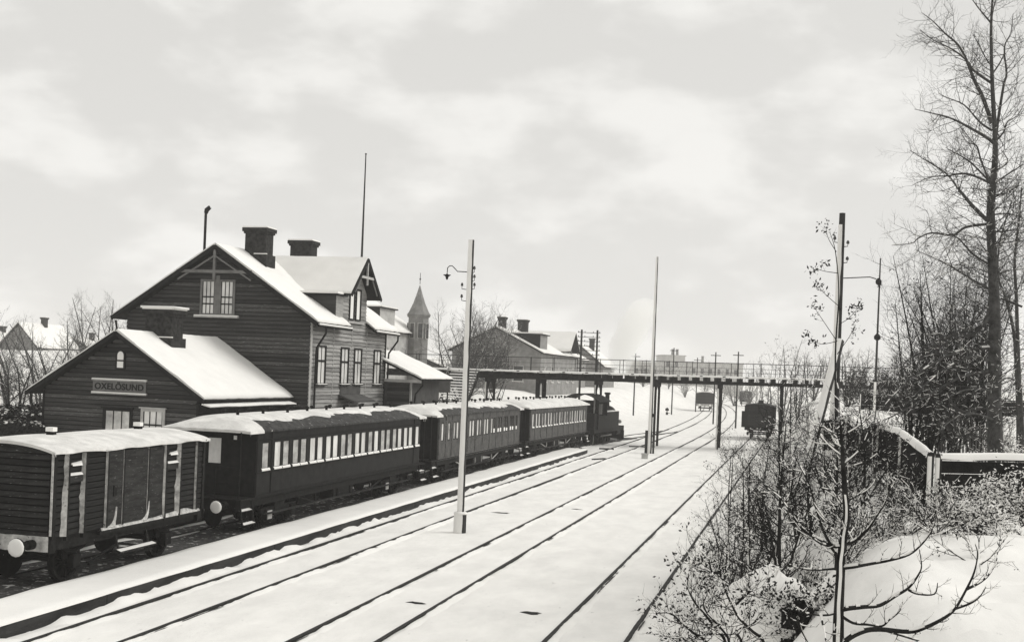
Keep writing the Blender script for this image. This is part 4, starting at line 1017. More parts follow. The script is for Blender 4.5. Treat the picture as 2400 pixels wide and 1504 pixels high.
for (u, v) in ((1985, 570), (1988, 608), (1972, 560)):
    q = at(u, v, dp_) - pb_; b = MB(); s = 1 if u > 1978 else -1; b.tube([(s * .08, 0, q.z - .12), (s * .2, 0, q.z - .1), (s * .2, 0, q.z)], .014, 5); io = b.build('insulator_pin', IRON, bp)
    b = MB(); b.lathe([(.03, -.03), (.05, -.01), (.045, .05), (.01, .09)], (s * .2, 0, q.z), 'z', 8); b.build('insulator', GLAZE, io)
q = at(1975, 652, dp_) - pb_; b = MB(); b.tube([(.1, 0, q.z), (.9, .1, q.z + .06), (1.1, .1, q.z)], .016, 5); b.build('bracket_arm', IRON, bp)
d2 = 62.0; q0 = on_bank(2053, 870, d2); q1 = at(2064, 605, d2)
m2, P, Rr = pole('thin_pole', 'thin dark pole with two knobs standing far behind the leaning strut', q0, Vector((q0.x, q0.y, q1.z)), .075, .035, snow_to=.2, seed=12)
for v, r in ((660, .15), (790, .17)):
    zz = at(2058, v, d2).z - q0.z; b = MB(); b.lathe([(.03, -.2), (r, -.1), (r * 1.05, .05), (.05, .2)], (-.05 if v < 700 else 0, 0, zz), 'z', 8); b.build('knob', IRON, m2)
# telegraph H-frame behind the bridge
hf = thing('telegraph_pole', 'twin telegraph posts with ten cross-arms behind the footbridge', 'telegraph pole', tuple(Vector((at(1378, 870, 104).x, at(1378, 870, 104).y, 0))), YAW)
hz = at(1360, 772, 104).z
for x_ in (-.70, .72):
    b = MB(); b.tube([(x_, 0, 1.0), (x_, 0, hz)], [.11, .09], 7); b.build('post', POLE, hf)
for k in range(9):
    b = MB(); b.beam((-1.05, 0, hz - .25 - k * .40), (1.0, 0, hz - .27 - k * .40), .06, .05); ca = b.build('cross_arm', POLE, hf)
    b = MB()
    for x_ in (-.98, -.4, .35, .92): b.lathe([(.02, .02), (.035, .05), (.03, .12)], (x_, 0, hz - .25 - k * .40), 'z', 6)
    b.build('insulators', GLAZE, ca, kind='stuff')
# switch stands and small yard furniture
def switch_stand(u, v, label, hgt=1.0):
    p = onZ(u, v, 0); t = thing('switch_stand', label, 'switch stand', (p.x, p.y, 0), 0, 'switch stands in the yard')
    b = MB(); b.box(-.16, .16, -.12, .12, -.05, .42); b.build('base', IRON, t)
    b = MB(); b.tube([(0, 0, .4), (0, 0, .62)], .05, 6); b.build('spindle', IRON, t)
    b = MB(); b.lathe([(.12, .58), (.27, .66), (.27, .88), (.16, 1.0), (.05, 1.06)], n=8); b.build('lantern', IRON, t)
    b = MB(); b.tube([(.1, 0, .3), (.4, .1, .25), (.5, .12, .22)], .03, 5); b.build('lever', IRON, t)
switch_stand(1563, 972, 'dark switch stand with lantern just right of the middle bridge trestle')
switch_stand(1724, 951, 'tiny far switch stand right of the third bridge trestle')
p = onZ(1454, 1030, 0); t = thing('point_lever', 'low dark point lever box in the snow beside the engine', 'point lever', (p.x, p.y, 0))
b = MB(); b.box(-.26, .26, -.2, .2, -.05, .26); b.build('box', IRON, t)
b = MB(); b.tube([(.1, 0, .2), (.1, -.1, .75)], .025, 5); b.build('lever', IRON, t)
b = MB(); b.box(-.3, .3, -.22, .22, .262, .33); b.build('snow', SNOW, t)
for k, (u0, v0, u1, v1, lb_) in enumerate(((1405, 1051, 1438, 1052, 'dark timber lying by the foot of the bridge trestle nearest the engine'), (1390, 1077, 1418, 1075, 'dark switch timber lying across the platform track'), (1475, 1046, 1512, 1047, 'dark timber half buried between the rails before the mast'))):
    a, c = onZ(u0, v0, .03), onZ(u1, v1, .03); b = MB(); b.beam(a - a, c - a, .22, .12); o = b.build('timber', PLAT, None, False, a); tag(o, lb_, 'timber', 'timbers lying in the yard')
p = onZ(1511, 1074, 0); o = MB(); o.box(-.2, .2, -.12, .12, -.1, .26); o.box(-.23, .23, -.15, .15, .262, .34); o = o.build('marker_stone', CONC, None, False, p); tag(o, 'small pale stone marker in the snow before the mast', 'marker')
for k, (u, v) in enumerate(((972, 1410), (1242, 1432), (1175, 1200), (1350, 1192), (1745, 1045), (1660, 1090))):
    p = onZ(u, v, 0.03); b = MB(); n = 9; ring = []; sx_ = (.30, .42, .5, .4, .16, .1)[k]
    for j in range(n):
        a = 2 * math.pi * j / n; r = sx_ * (.35 + .65 * rnd.random()); ring.append((r * math.cos(a), r * .4 * math.sin(a), .0))
    c = len(b.v); b.v += ring + [(x_ * .6, y_ * .6, .014 + .012 * rnd.random()) for x_, y_, _ in ring] + [(0, 0, .02)]
    b.f += [(j, (j + 1) % n, n + (j + 1) % n, n + j) for j in range(n)] + [(n + j, n + (j + 1) % n, 2 * n) for j in range(n)]
    o = b.build('ballast_patch', PLAT, None, False, (p.x, p.y, ground_z(p.x, p.y) + .004))
    tag(o, ('bare dark patch in the snow between the two tracks left of the lamp pole', 'bare dark patch in the snow before the middle track, near the lower edge', 'bare patch in the snow just right of the lamp pole foot',
            'bare patch in the snow before the far end of the low platform', 'small dark stone in the snow right of the third trestle', 'small dark clod in the snow beside the rightmost track')[k], 'bare patch', 'bare patches in the snow')

# ================================================================== HOUSES BEHIND
def far_house(name, label, X0, X1, Y0, Y1, z0, ez, rz_, wall_front, wall_side, wins_side=(), wins_gable=(), chims=(), ov=.5, cross=None, dormer=None, cat='house', rzz=0, bz=BRICK):
    cx = (X0 + X1) / 2; t = thing(name, label, cat, (cx, Y0, z0), rzz)
    use((-cx, -Y0, -z0)); sl = (rz_ - ez) / ((X1 - X0) / 2)
    def q(x, y, d=0): return (x, y, rz_ - sl * abs(x - cx) + d)
    b = MB(); b.poly_prism([(X0, Y0, z0 - 1), (X1, Y0, z0 - 1), (X1, Y0, ez), (cx, Y0, rz_ - .05), (X0, Y0, ez)], (0, Y1 - Y0, 0)); b.build('wall', wall_front, t)
    b = MB(); b.box(X1 + .004, X1 + .05, Y0, Y1, z0 - 1, ez - .02); b.build('side_wall', wall_side, t)
    b = MB(); slab(b, q(X1 + ov, Y0 - ov), q(X1 + ov, Y1 + ov), q(cx, Y1 + ov), q(cx, Y0 - ov), .14); slab(b, q(X0 - ov, Y1 + ov), q(X0 - ov, Y0 - ov), q(cx, Y0 - ov), q(cx, Y1 + ov), .14); ro = b.build('roof', DARK, t)
    snow_slab(ro, q(X1 + ov, Y0 - ov), q(X1 + ov, Y1 + ov), q(cx, Y1 + ov), q(cx, Y0 - ov), .12, nu=14, nv=8); snow_slab(ro, q(X0 - ov, Y1 + ov), q(X0 - ov, Y0 - ov), q(cx, Y0 - ov), q(cx, Y1 + ov), .12, nu=14, nv=8)
    for (yc, zz, w, h) in wins_side: window(t, (X1 + .05, yc, zz), -AXY, AXX, w, h, 2, (.6,), TRIML, PANED, .1)
    for (xc, zz, w, h) in wins_gable: window(t, (xc, Y0 - .004, zz), AXX, -AXY, w, h, 2, (.6,), TRIML, GLASSD, .1)
    for (xc, yc, z1, w, l) in chims: chimney(t, xc, yc, rz_ - sl * abs(xc - cx) - .6, z1, w, l, bz)
    if cross:
        yc, hw_, zr, o_ = cross; s2 = .8
        b = MB(); b.poly_prism([(X1 + .052, yc - hw_, ez - .8), (X1 + .052, yc + hw_, ez - .8), (X1 + .052, yc + hw_, zr - s2 * hw_), (X1 + .052, yc, zr), (X1 + .052, yc - hw_, zr - s2 * hw_)], (-(X1 - cx), 0, 0)); b.build('gable_wall', wall_side, t)
        f = lambda x, y: (x, y, zr + .1 - s2 * abs(y - yc)); hh = hw_ + .4
        b = MB(); slab(b, f(X1 + o_, yc - hh), f(cx, yc - hh), f(cx, yc), f(X1 + o_, yc), .12); slab(b, f(cx, yc + hh), f(X1 + o_, yc + hh), f(X1 + o_, yc), f(cx, yc), .12); r2 = b.build('gable_roof', DARK, t)
        snow_slab(r2, f(cx, yc - hh), f(X1 + o_, yc - hh), f(X1 + o_, yc), f(cx, yc), .08, nu=8, nv=6); snow_slab(r2, f(X1 + o_, yc + hh), f(cx, yc + hh), f(cx, yc), f(X1 + o_, yc), .08, nu=8, nv=6)
        window(t, (X1 + .055, yc, ez + .1), -AXY, AXX, .8, 1.2, 2, (.6,), TRIML, PANED, .1)
    if dormer:
        ya, yb, zt = dormer; dx = X1 - .3; xi = cx + (rz_ - zt) / sl
        b = MB(); b.poly_prism([(dx, ya, ez - .1), (dx, ya, zt), (xi, ya, zt)], (0, yb - ya, 0)); b.build('dormer', DARK, t)
        b = MB(); b.box(dx + .003, dx + .05, ya, yb, ez + .1, zt); b.build('dormer_front', wall_side, t)
        b = MB(); b.box(xi, dx + .3, ya - .2, yb + .2, zt + .004, zt + .12); dr_ = b.build('dormer_roof', DARK, t)
        b = MB(); b.box(xi, dx + .28, ya - .18, yb + .18, zt + .121, zt + .25); b.build('snow', SNOW, dr_)
    unuse(); return t
# turreted house right behind the station
th = far_house('turret_house', 'pale house with a round-windowed side and spired corner turret beyond the station', -46.0, -37.0, 96.5, 106.2, 3.0, 8.9, 11.8, WALLM, WALLL,
               [(98.6, 5.4, .9, 1.7), (100.4, 5.4, .9, 1.7), (103.4, 5.4, .9, 1.7)], [], [], dormer=(97.6, 101.4, 10.6))
use((41.5, -96.5, -3.0))
tx, ty = at(979, 800, 111).x, at(979, 800, 111).y
b = MB(); b.lathe([(1.02, 2.0), (1.02, 10.2), (1.16, 10.25), (1.16, 10.42)], (tx, ty, 0), 'z', 8); tu = b.build('turret', WALLM, th)
b = MB(); b.lathe([(1.24, 10.42), (1.0, 10.75), (.6, 11.6), (.25, 12.6), (.04, 13.3)], (tx, ty, 0), 'z', 8); sp = b.build('spire', WALLM, th)
b = MB(); b.tube([(tx, ty, 13.4), (tx, ty, 14.5)], .03, 5); b.lathe([(.03, 13.8), (.10, 13.9), (.03, 14.0)], (tx, ty, 0), 'z', 6); b.build('finial', IRON, sp)
for a in (-60, -105, -150, -15):
    ca, sa_ = math.cos(R(a)), math.sin(R(a)); window(th, (tx + ca * 1.0, ty + sa_ * 1.0, 8.2), Vector((-sa_, ca, 0)), Vector((ca, sa_, 0)), .42, 1.4, 1, (.5,), TRIML, GLASSD, .06, sill=False)
unuse()
far_house('gabled_house', 'grey house with low snowy gable roof, dormer and chimneys behind the bridge', -37.9, -27.9, 122, 143, 2.4, 7.75, 10.2, WALLM, WALLM,
          [(124.5, 4.4, 1, 1.6), (128, 4.4, 1, 1.6), (131.5, 4.4, 1, 1.6), (136.5, 4.4, 1, 1.6), (140, 4.4, 1, 1.6)], [(-35.5, 4.4, 1, 1.6), (-32.9, 4.4, 1, 1.6), (-30.3, 4.4, 1, 1.6)],
          [(-32.9, 124.2, 11.4, .75, .8), (-32.3, 131.5, 11.5, 1.1, .9)], cross=(136.5, 2.6, 10.3, 1.0), dormer=(122.9, 126.3, 9.5))
pq = at(1312, 785, 168)
far_house('brick_house', 'house farther back showing twin wide chimneys above its white roof', pq.x - 8, pq.x + 1.0, pq.y - 4, pq.y + 16, 2.4, 7.9, 10.2, WALLM, WALLM,
          [(pq.y + 2, 4.4, 1, 1.6), (pq.y + 7, 4.4, 1, 1.6)], [], [(pq.x - 3.3, pq.y + 1, 11.5, 1.3, .9), (pq.x - 3.0, pq.y + 6.5, 11.5, 1.3, .9)])
pq = at(1400, 815, 190)
far_house('gabled_house', 'pale far house whose single roof slope shows right of the telegraph frame', pq.x - 7, pq.x + 1.0, pq.y, pq.y + 12, 2.0, 7.2, 10.4, WALLM, WALLM, [], [(pq.x - 3, 4, 1, 1.5)], [(pq.x - 2, pq.y + 6, 11.6, .8, .8)])
pq = at(1045, 850, 140)
far_house('low_shed', 'low snow-roofed shed right of the turret, left of the big bare tree', pq.x - 6, pq.x + .8, pq.y, pq.y + 9, 3.0, 5.3, 6.6, WALLD, WALLD, [], [(pq.x - 2.6, 3.9, .9, .9)], [], cat='shed')
pq = at(64, 800, 165)
far_house('cottage', 'grey gabled cottage among bare trees at the far left', pq.x - 4.2, pq.x + 1.6, pq.y, pq.y + 9, 2.0, 6.6, 9.6, WALLM, WALLM, [(pq.y + 3, 4, .9, 1.3)], [(pq.x - 2.4, 4.2, .9, 1.4), (pq.x + .2, 4.2, .9, 1.4)], [(pq.x - 1, pq.y + 5, 10.6, .7, .7)])
pq = at(-10, 800, 175)
far_house('cottage', 'cottage cut by the left picture edge with a snowy side roof', pq.x - 6, pq.x + 2.0, pq.y, pq.y + 10, 2.0, 6.0, 8.4, WALLD, WALLM, [], [(pq.x, 4.0, .9, 1.3)], [(pq.x - 2, pq.y + 4, 9.3, .7, .7)])
pq = at(170, 815, 200)
far_house('cottage', 'wide low cottage roof behind the bare trees left of the annex', pq.x - 5, pq.x + 5.0, pq.y, pq.y + 9, 2.5, 6.0, 8.4, WALLD, WALLM, [], [(pq.x - 2, 4.0, .9, 1.3), (pq.x + 2, 4.0, .9, 1.3)], [(pq.x + 1, pq.y + 4, 9.3, .7, .7)])
# works far beyond the yard
def works(u0, u1, vtop, d, label, roof='flat', stacks=()):
    a, c = at(u0, vtop, d), at(u1, vtop, d); w = (c - a).length; t = thing('works_building', label, 'works building', (a.x, a.y, 0), YAW, 'works beyond the yard')
    zt = (a.z + c.z) / 2
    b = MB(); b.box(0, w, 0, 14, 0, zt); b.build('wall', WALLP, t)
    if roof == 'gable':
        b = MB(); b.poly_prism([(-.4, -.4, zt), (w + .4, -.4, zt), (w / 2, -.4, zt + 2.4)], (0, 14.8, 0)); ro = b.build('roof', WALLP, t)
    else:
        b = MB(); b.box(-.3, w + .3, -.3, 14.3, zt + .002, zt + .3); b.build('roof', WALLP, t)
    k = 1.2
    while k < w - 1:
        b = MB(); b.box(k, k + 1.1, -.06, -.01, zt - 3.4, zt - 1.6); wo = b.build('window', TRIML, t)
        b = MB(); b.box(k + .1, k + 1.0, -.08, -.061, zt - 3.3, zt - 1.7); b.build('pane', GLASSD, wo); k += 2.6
    for f, h_ in stacks:
        b = MB(); b.lathe([(.45, zt), (.38, zt + h_), (.46, zt + h_ + .05), (.46, zt + h_ + .3)], (w * f, 5, 0), 'z', 9); b.build('smokestack', WALLM, t)
works(1478, 1545, 850, 330, 'pale far works hall seen just left of the tall mast top of the bridge rail')
works(1552, 1606, 834, 345, 'pale far works with two short smokestacks above the bridge railing', 'flat', ((.55, 1.9), (.75, 1.9)))
works(1614, 1742, 852, 360, 'long pale far works building above the bridge railing, right of the stacks', 'flat', ((.3, 2.0),))

# thin line poles between the bridge and the works
for i, (u, v, d, lab) in enumerate(((1490, 828, 150, 'thin far line pole left of the tall mast, above the bridge rail'), (1580, 815, 170, 'thin far line pole rising before the two smokestacks'), (1678, 825, 140, 'thin far line pole above the third bridge trestle'), (1731, 824, 130, 'thin far line pole at the right end of the works'), (1635, 838, 190, 'thin far line pole before the long works building'))):
    q = at(u, v, d); t = thing('line_pole', lab, 'pole', (q.x, q.y, 0), 0, 'line poles beyond the bridge')
    b = MB(); b.tube([(0, 0, -.4), (0, 0, q.z)], [.11, .08], 6); b.build('shaft', POLE, t)
    b = MB(); b.beam((-.6, .1, q.z - .4), (.6, .1, q.z - .4), .07, .09); b.build('cross_arm', POLE, t)

# ================================================================== TREES, BUSHES, BANK
def smooth_path(pts, k=4):
    pts = [Vector(p) for p in pts]
    if len(pts) < 3: return [pts[0].lerp(pts[-1], i / k) for i in range(k + 1)]
    out = []
    for i in range(len(pts) - 1):
        p0, p1, p2, p3 = pts[max(i - 1, 0)], pts[i], pts[i + 1], pts[min(i + 2, len(pts) - 1)]
        for j in range(k):
            t = j / k
            out.append(.5 * ((2 * p1) + (p2 - p0) * t + (2 * p0 - 5 * p1 + 4 * p2 - p3) * t * t + (3 * p1 - p0 - 3 * p2 + p3) * t ** 3))
    out.append(pts[-1]); return out
class Tree:
    def __init__(s, seed, snow=.8, leafy=0.0, leaf_size=.05):
        s.br = MB(); s.tw = MB(); s.sn = MB(); s.lf = MB(); s.r = random.Random(seed); s.snow = snow; s.leafy = leafy; s.ls = leaf_size
    def snow_on(s, path, rad):
        if s.snow <= 0: return
        for i in range(len(path) - 1):
            d = path[i + 1] - path[i]
            if d.length < 1e-5: continue
            dz_ = abs(d.normalized().z)
            if dz_ < .86 and s.r.random() < s.snow:
                lift = Vector((0, 0, 1)); r0, r1 = rad[i], rad[i + 1]
                s.sn.tube([path[i] + lift * (r0 * .75 + .002), path[i + 1] + lift * (r1 * .75 + .002)], [r0 * .9 + .0022, r1 * .9 + .0022], 4, False)
    def limb(s, pts, r0, r1, n=5, k=4, thick=True):
        path = smooth_path(pts, k); m = len(path) - 1
        rad = [r0 + (r1 - r0) * (i / m) for i in range(m + 1)]
        (s.br if thick else s.tw).tube(path, rad, n, False); s.snow_on(path, rad)
        return path, rad
    def leaves(s, p, n=3):
        for _ in range(n):
            q = p + Vector((s.r.gauss(0, 1), s.r.gauss(0, 1), s.r.gauss(0, 1))) * s.ls * .7
            a = Vector((s.r.gauss(0, 1), s.r.gauss(0, 1), s.r.gauss(0, 1))).normalized(); b = a.orthogonal().normalized(); c = s.ls * (.5 + s.r.random())
            i = len(s.lf.v); s.lf.v += [tuple(q), tuple(q + (a + b * .55) * c * .6), tuple(q + a * c * 1.25), tuple(q + (a - b * .5) * c * .6)]; s.lf.f.append((i, i + 1, i + 2, i + 3))
    def grow(s, p, d, L, r, lvl, up=.15, bend=.35, kids=4, ratio=.55, n=3, segs=5):
        p = Vector(p); d = Vector(d).normalized(); path = [p.copy()]
        for i in range(segs):
            d = (d + Vector((s.r.gauss(0, 1), s.r.gauss(0, 1), s.r.gauss(0, 1))) * bend * .32 + Vector((0, 0, up))).normalized()
            p = p + d * (L / segs); path.append(p.copy())
        rad = [r * (1 - .75 * i / segs) for i in range(segs + 1)]
        (s.br if lvl >= 2 else s.tw).tube(path, rad, n, False); s.snow_on(path, rad)
        if s.leafy and lvl == 0 and s.r.random() < s.leafy:
            s.leaves(path[-1], 3)
            if s.r.random() < .5: s.leaves(path[len(path) // 2], 2)
        if lvl > 0:
            for k in range(kids):
                f = .2 + .8 * (k + s.r.random()) / kids; i = min(segs - 1, int(f * segs)); q = path[i].lerp(path[i + 1], f * segs - i if f < 1 else 1)
                dd = (path[i + 1] - path[i]).normalized(); o = dd.orthogonal().normalized(); o = Matrix.Rotation(s.r.uniform(0, 6.283), 3, dd) @ o
                s.grow(q, dd * s.r.uniform(.55, 1.0) + o * s.r.uniform(.6, 1.0), L * ratio * s.r.uniform(.7, 1.2), max(.0016, r * .55), lvl - 1, up, bend, kids, ratio, 3, segs if lvl > 1 else 3)
    def sprout(s, path, rad, n, L, lvl, t0=.15, t1=1.0, up=.1, kids=4, flat=None, bend=.35, ratio=.55, rmax=.02):
        m = len(path) - 1
        for k in range(n):
            f = (t0 + (t1 - t0) * (k + s.r.random()) / n) * m; i = min(m - 1, int(f)); q = path[i].lerp(path[i + 1], f - i); dd = (path[i + 1] - path[i]).normalized()
            o = dd.orthogonal().normalized(); o = Matrix.Rotation(s.r.uniform(0, 6.283), 3, dd) @ o
            s.grow(q, dd * s.r.uniform(.3, .9) + o, L * s.r.uniform(.6, 1.25) * (1 - .4 * f / m), min(rmax, max(.002, rad[i] * .5)), lvl, up, bend, kids, ratio)
    def finish(s, name, label, cat, base, group=None, bark=BARK, trunk='trunk', twig=None):
        base = Vector(base); t = thing(name, label, cat, base, 0, group)
        for b, nm, m in ((s.br, trunk, bark), (s.tw, 'twigs', twig or bark), (s.sn, 'snow', SNOW), (s.lf, 'leaves', LEAF)):  # noqa
            if b.f:
                b.v = [(v[0] - base.x, v[1] - base.y, v[2] - base.z) for v in b.v]; b.build(nm, m, t, nm == trunk, kind=None if nm == trunk else 'stuff')
        return t
def Z1(x, y): return (2000 + x / 3.0075, y / 3.0075)
def Z2(x, y): return (2050 + x / 3.76, 450 + y / 3.76)

# ---- the tall bare tree at the right edge
D = 25.0; T = Tree(3, .06)
def tp(l, dd=0.0, z=None):
    n = len(l); return [at(u, v, D + dd * i / max(1, n - 1)) for i, (u, v) in enumerate(l)]
trunk_px = [(2337, 1135), (2332, 1000), (2330, 900), (2332, 760), (2328, 640), (2322, 500), (2328, 430), (2333, 340), (2326, 200), (2323, 60), (2331, -60), (2336, -160)]
tr = smooth_path(tp(trunk_px), 4); rr_ = []
for i in range(len(tr)):
    f = i / (len(tr) - 1); rr_.append(.175 * (1 - f) ** 1.3 + .010)
tr[0].z -= .4
T.br.tube(tr, rr_, 9, False)
B1 = [[Z1(990, 1010), Z1(940, 970), Z1(820, 900), Z1(690, 835), Z1(540, 795), Z1(430, 770)], [Z1(1000, 1000), Z1(1020, 850), Z1(1060, 600), Z1(1080, 520), Z1(1065, 370), Z1(1075, 300), Z1(1110, 230), Z1(1125, 100)],
      [Z1(985, 515), Z1(1030, 450), Z1(1062, 380), Z1(1070, 300)], [Z1(978, 870), Z1(910, 680), Z1(850, 560), Z1(800, 430), Z1(740, 320), Z1(650, 240), Z1(560, 150), Z1(480, 90)],
      [Z1(972, 585), Z1(850, 500), Z1(800, 430), Z1(700, 350), Z1(560, 280), Z1(470, 210)], [Z1(975, 920), Z1(890, 860), Z1(780, 740), Z1(660, 690), Z1(600, 660)],
      [Z2(990, 250), Z2(850, 110), Z2(760, 0), Z1(740, 1330), Z1(650, 1220), Z1(510, 1130), Z1(400, 1060)], [Z1(960, 1280), Z1(820, 1140), Z1(720, 1080), Z1(650, 1040)],
      [Z1(965, 1290), Z1(900, 1130), Z1(870, 1030), Z1(800, 1000), Z1(750, 920)], [Z1(1000, 1290), Z1(1100, 1220), Z1(1200, 1160), Z1(1290, 1110)], [Z1(1010, 1200), Z1(1090, 1140), Z1(1040, 1060)],
      [Z1(965, 1290), Z1(800, 1225), Z1(660, 1240), Z1(540, 1250), Z1(410, 1310)], [Z1(968, 160), Z1(900, 80), Z1(840, 0), Z1(800, -60)], [Z1(970, 160), Z1(985, 80), Z1(1000, 0)], [Z1(965, 450), Z1(945, 430), Z1(880, 310), Z1(840, 240)],
      [Z1(1000, 1000), Z1(1060, 930), Z1(1085, 860), Z1(1150, 820), Z1(1200, 740)],
      [Z2(1010, 280), Z2(800, 310), Z2(690, 380), Z2(500, 360), Z2(380, 410), Z2(330, 450), Z2(150, 470)], [Z2(1010, 640), Z2(860, 540), Z2(740, 410), Z2(660, 370), Z2(620, 280)],
      [Z2(1020, 860), Z2(840, 760), Z2(680, 660), Z2(540, 590), Z2(360, 510)], [Z2(1025, 570), Z2(960, 490), Z2(900, 400)], [Z2(1060, 620), Z2(1180, 560), Z2(1300, 470)],
      [Z2(1040, 980), Z2(960, 1160), Z2(900, 1200), Z2(720, 1250), Z2(600, 1310), Z2(450, 1400), Z2(280, 1490), (2090, 905)], [Z2(1040, 1060), Z2(900, 1230), Z2(690, 1300), Z2(540, 1390), Z2(400, 1480), (2120, 900)],
      [Z2(1300, 1010), Z2(1180, 965), Z2(1100, 945), Z2(1000, 1000), Z2(900, 1090), Z2(840, 1150)], [Z2(1050, 200), Z2(1180, 190), Z2(1310, 230)], [Z2(1050, 450), Z2(1200, 440), Z2(1310, 400)], [Z2(1050, 350), Z2(1200, 340), Z2(1320, 300)],
      [Z2(1050, 730), Z2(1200, 690), Z2(1340, 670)], [(2335, 965), (2290, 955), (2240, 975), (2205, 1000)], [(2330, 1040), (2290, 1022), (2250, 1020), (2200, 1040)], [(2335, 1060), (2370, 1062), (2410, 1064)], [(2335, 960), (2375, 965), (2420, 985)]]
DROOP = [[(2332, 815), (2255, 822), (2190, 850), (2140, 885), (2095, 925), (2060, 965)], [(2332, 868), (2260, 880), (2195, 915), (2130, 955), (2070, 985), (2010, 1005)], [(2332, 915), (2270, 912), (2215, 935), (2180, 975)], [(2330, 850), (2280, 835), (2220, 862), (2165, 905), (2120, 950)], [(2334, 985), (2280, 968), (2230, 985), (2190, 1020)], [(2336, 900), (2365, 885), (2400, 905)]]
B1 = B1 + DROOP
for i, px in enumerate(B1):
    n = len(px); off = T.r.uniform(-1.6, 1.6); main = i in (0, 3, 6, 21, 22)
    L_ = sum((Vector(px[j + 1]) - Vector(px[j])).length for j in range(n - 1)) / 108.0
    if px in DROOP: T.snow = .10; off = T.r.uniform(-3.2, -1.2)
    path, rad = T.limb(tp(px, off), .014 + .009 * min(L_, 2.6) + (.012 if main else 0), .005, 5, 4)
    T.sprout(path, rad, int(6 + 5 * L_), .95, 2, .12, 1.0, .05 if i < 15 else .0, 4, rmax=.010)
T.snow = .06
T.sprout(tr, rr_, 40, 1.1, 2, .30, .75, .03, 4, rmax=.012)
T.sprout(tr, rr_, 44, 1.45, 2, .18, .52, -.03, 5, rmax=.014)
T.finish('bare_tree', 'tallest bare tree, rising beyond the top edge at the right', 'tree', gp(tr[0].x, tr[0].y), 'bare trees on the bank', BARKM)
# two more stems at the very right edge
for i, (pts, dd, lab) in enumerate((([(2395, 1010), (2387, 860), (2382, 700), (2378, 610), (2388, 520), (2394, 440)], 27, 'slender pale stem just right of the tallest tree, cut by the edge'),
                                  ([(2386, 1000), (2378, 800), (2362, 715), (2350, 680), (2338, 640), (2345, 560), (2372, 470)], 29, 'thin crooked stem leaning into the tallest tree from the right'))):
    T = Tree(40 + i, .1); p = [at(u, v, dd) for u, v in pts]; g0 = gp(p[0].x, p[0].y); p = [Vector((p[0].x, p[0].y, g0.z - .2))] + p
    path, rad = T.limb(p, .065 if i == 0 else .05, .015, 7); T.sprout(path, rad, 34, .9, 2, .15, 1, .08, 4, rmax=.010)
    T.finish('bare_tree', lab, 'tree', g0, 'bare trees on the bank', BARKM)
# thicket left of the tall tree
rt = random.Random(5)
def bush_tree(u, d, htop, seed, name, label, group, spread=.55, stems=5, snow=.25, lf=.0, bark=BARK, twl=.8, lvl=2, vbase=None, n=16, cat='tree', r0=.045, ls=.05):
    p = at(u, 950, d); g0 = gp(p.x, p.y); T = Tree(seed, snow, lf, ls); h = at(u, htop, d).z - g0.z
    for k in range(stems):
        a = T.r.uniform(0, 6.283); tilt = spread * T.r.uniform(.2, 1.0)
        top = g0 + Vector((math.cos(a) * tilt * h * .45, math.sin(a) * tilt * h * .45, h * T.r.uniform(.72, 1.0)))
        mid = g0.lerp(top, .5) + Vector((T.r.gauss(0, .05), T.r.gauss(0, .05), 0)) * h - Vector((math.cos(a), math.sin(a), 0)) * tilt * h * .06
        path, rad = T.limb([g0 + Vector((math.cos(a) * .05, math.sin(a) * .05, -.25)), mid, top], r0 * T.r.uniform(.7, 1.1), .006 + .012 * (d > 60), 6, 6)
        T.sprout(path, rad, n, twl, lvl - 1, .12, 1.0, .12, 4, rmax=.017 * max(1, d / 45))
    return T.finish(name, label, cat, g0, group, bark)
for i, (u, d, ht, st, sp_, tl) in enumerate(((2180, 29, 590, 5, .6, 1.0), (2240, 29, 575, 5, .6, 1.0), (2285, 32, 560, 5, .5, 1.0), (2140, 30, 700, 5, .7, .9), (2215, 34, 640, 5, .7, .9), (2305, 30, 660, 4, .6, .9))):
    bush_tree(u, d, ht, 60 + i, 'bare_shrub', ('many-stemmed bare shrub, leftmost of the thicket before the tall tree', 'bare shrub with upright stems in the middle of the thicket left of the tall tree', 'tallest bare shrub of the thicket, close against the tall tree',
              'low bare shrub at the left foot of the thicket', 'low spreading shrub behind the middle of the thicket', 'twiggy shrub wrapped round the trunk of the tall tree')[i], 'shrubs of the thicket by the tall tree', sp_, st + 2, .0, .03, BARK, tl * 1.15, 3, n=17, cat='shrub')

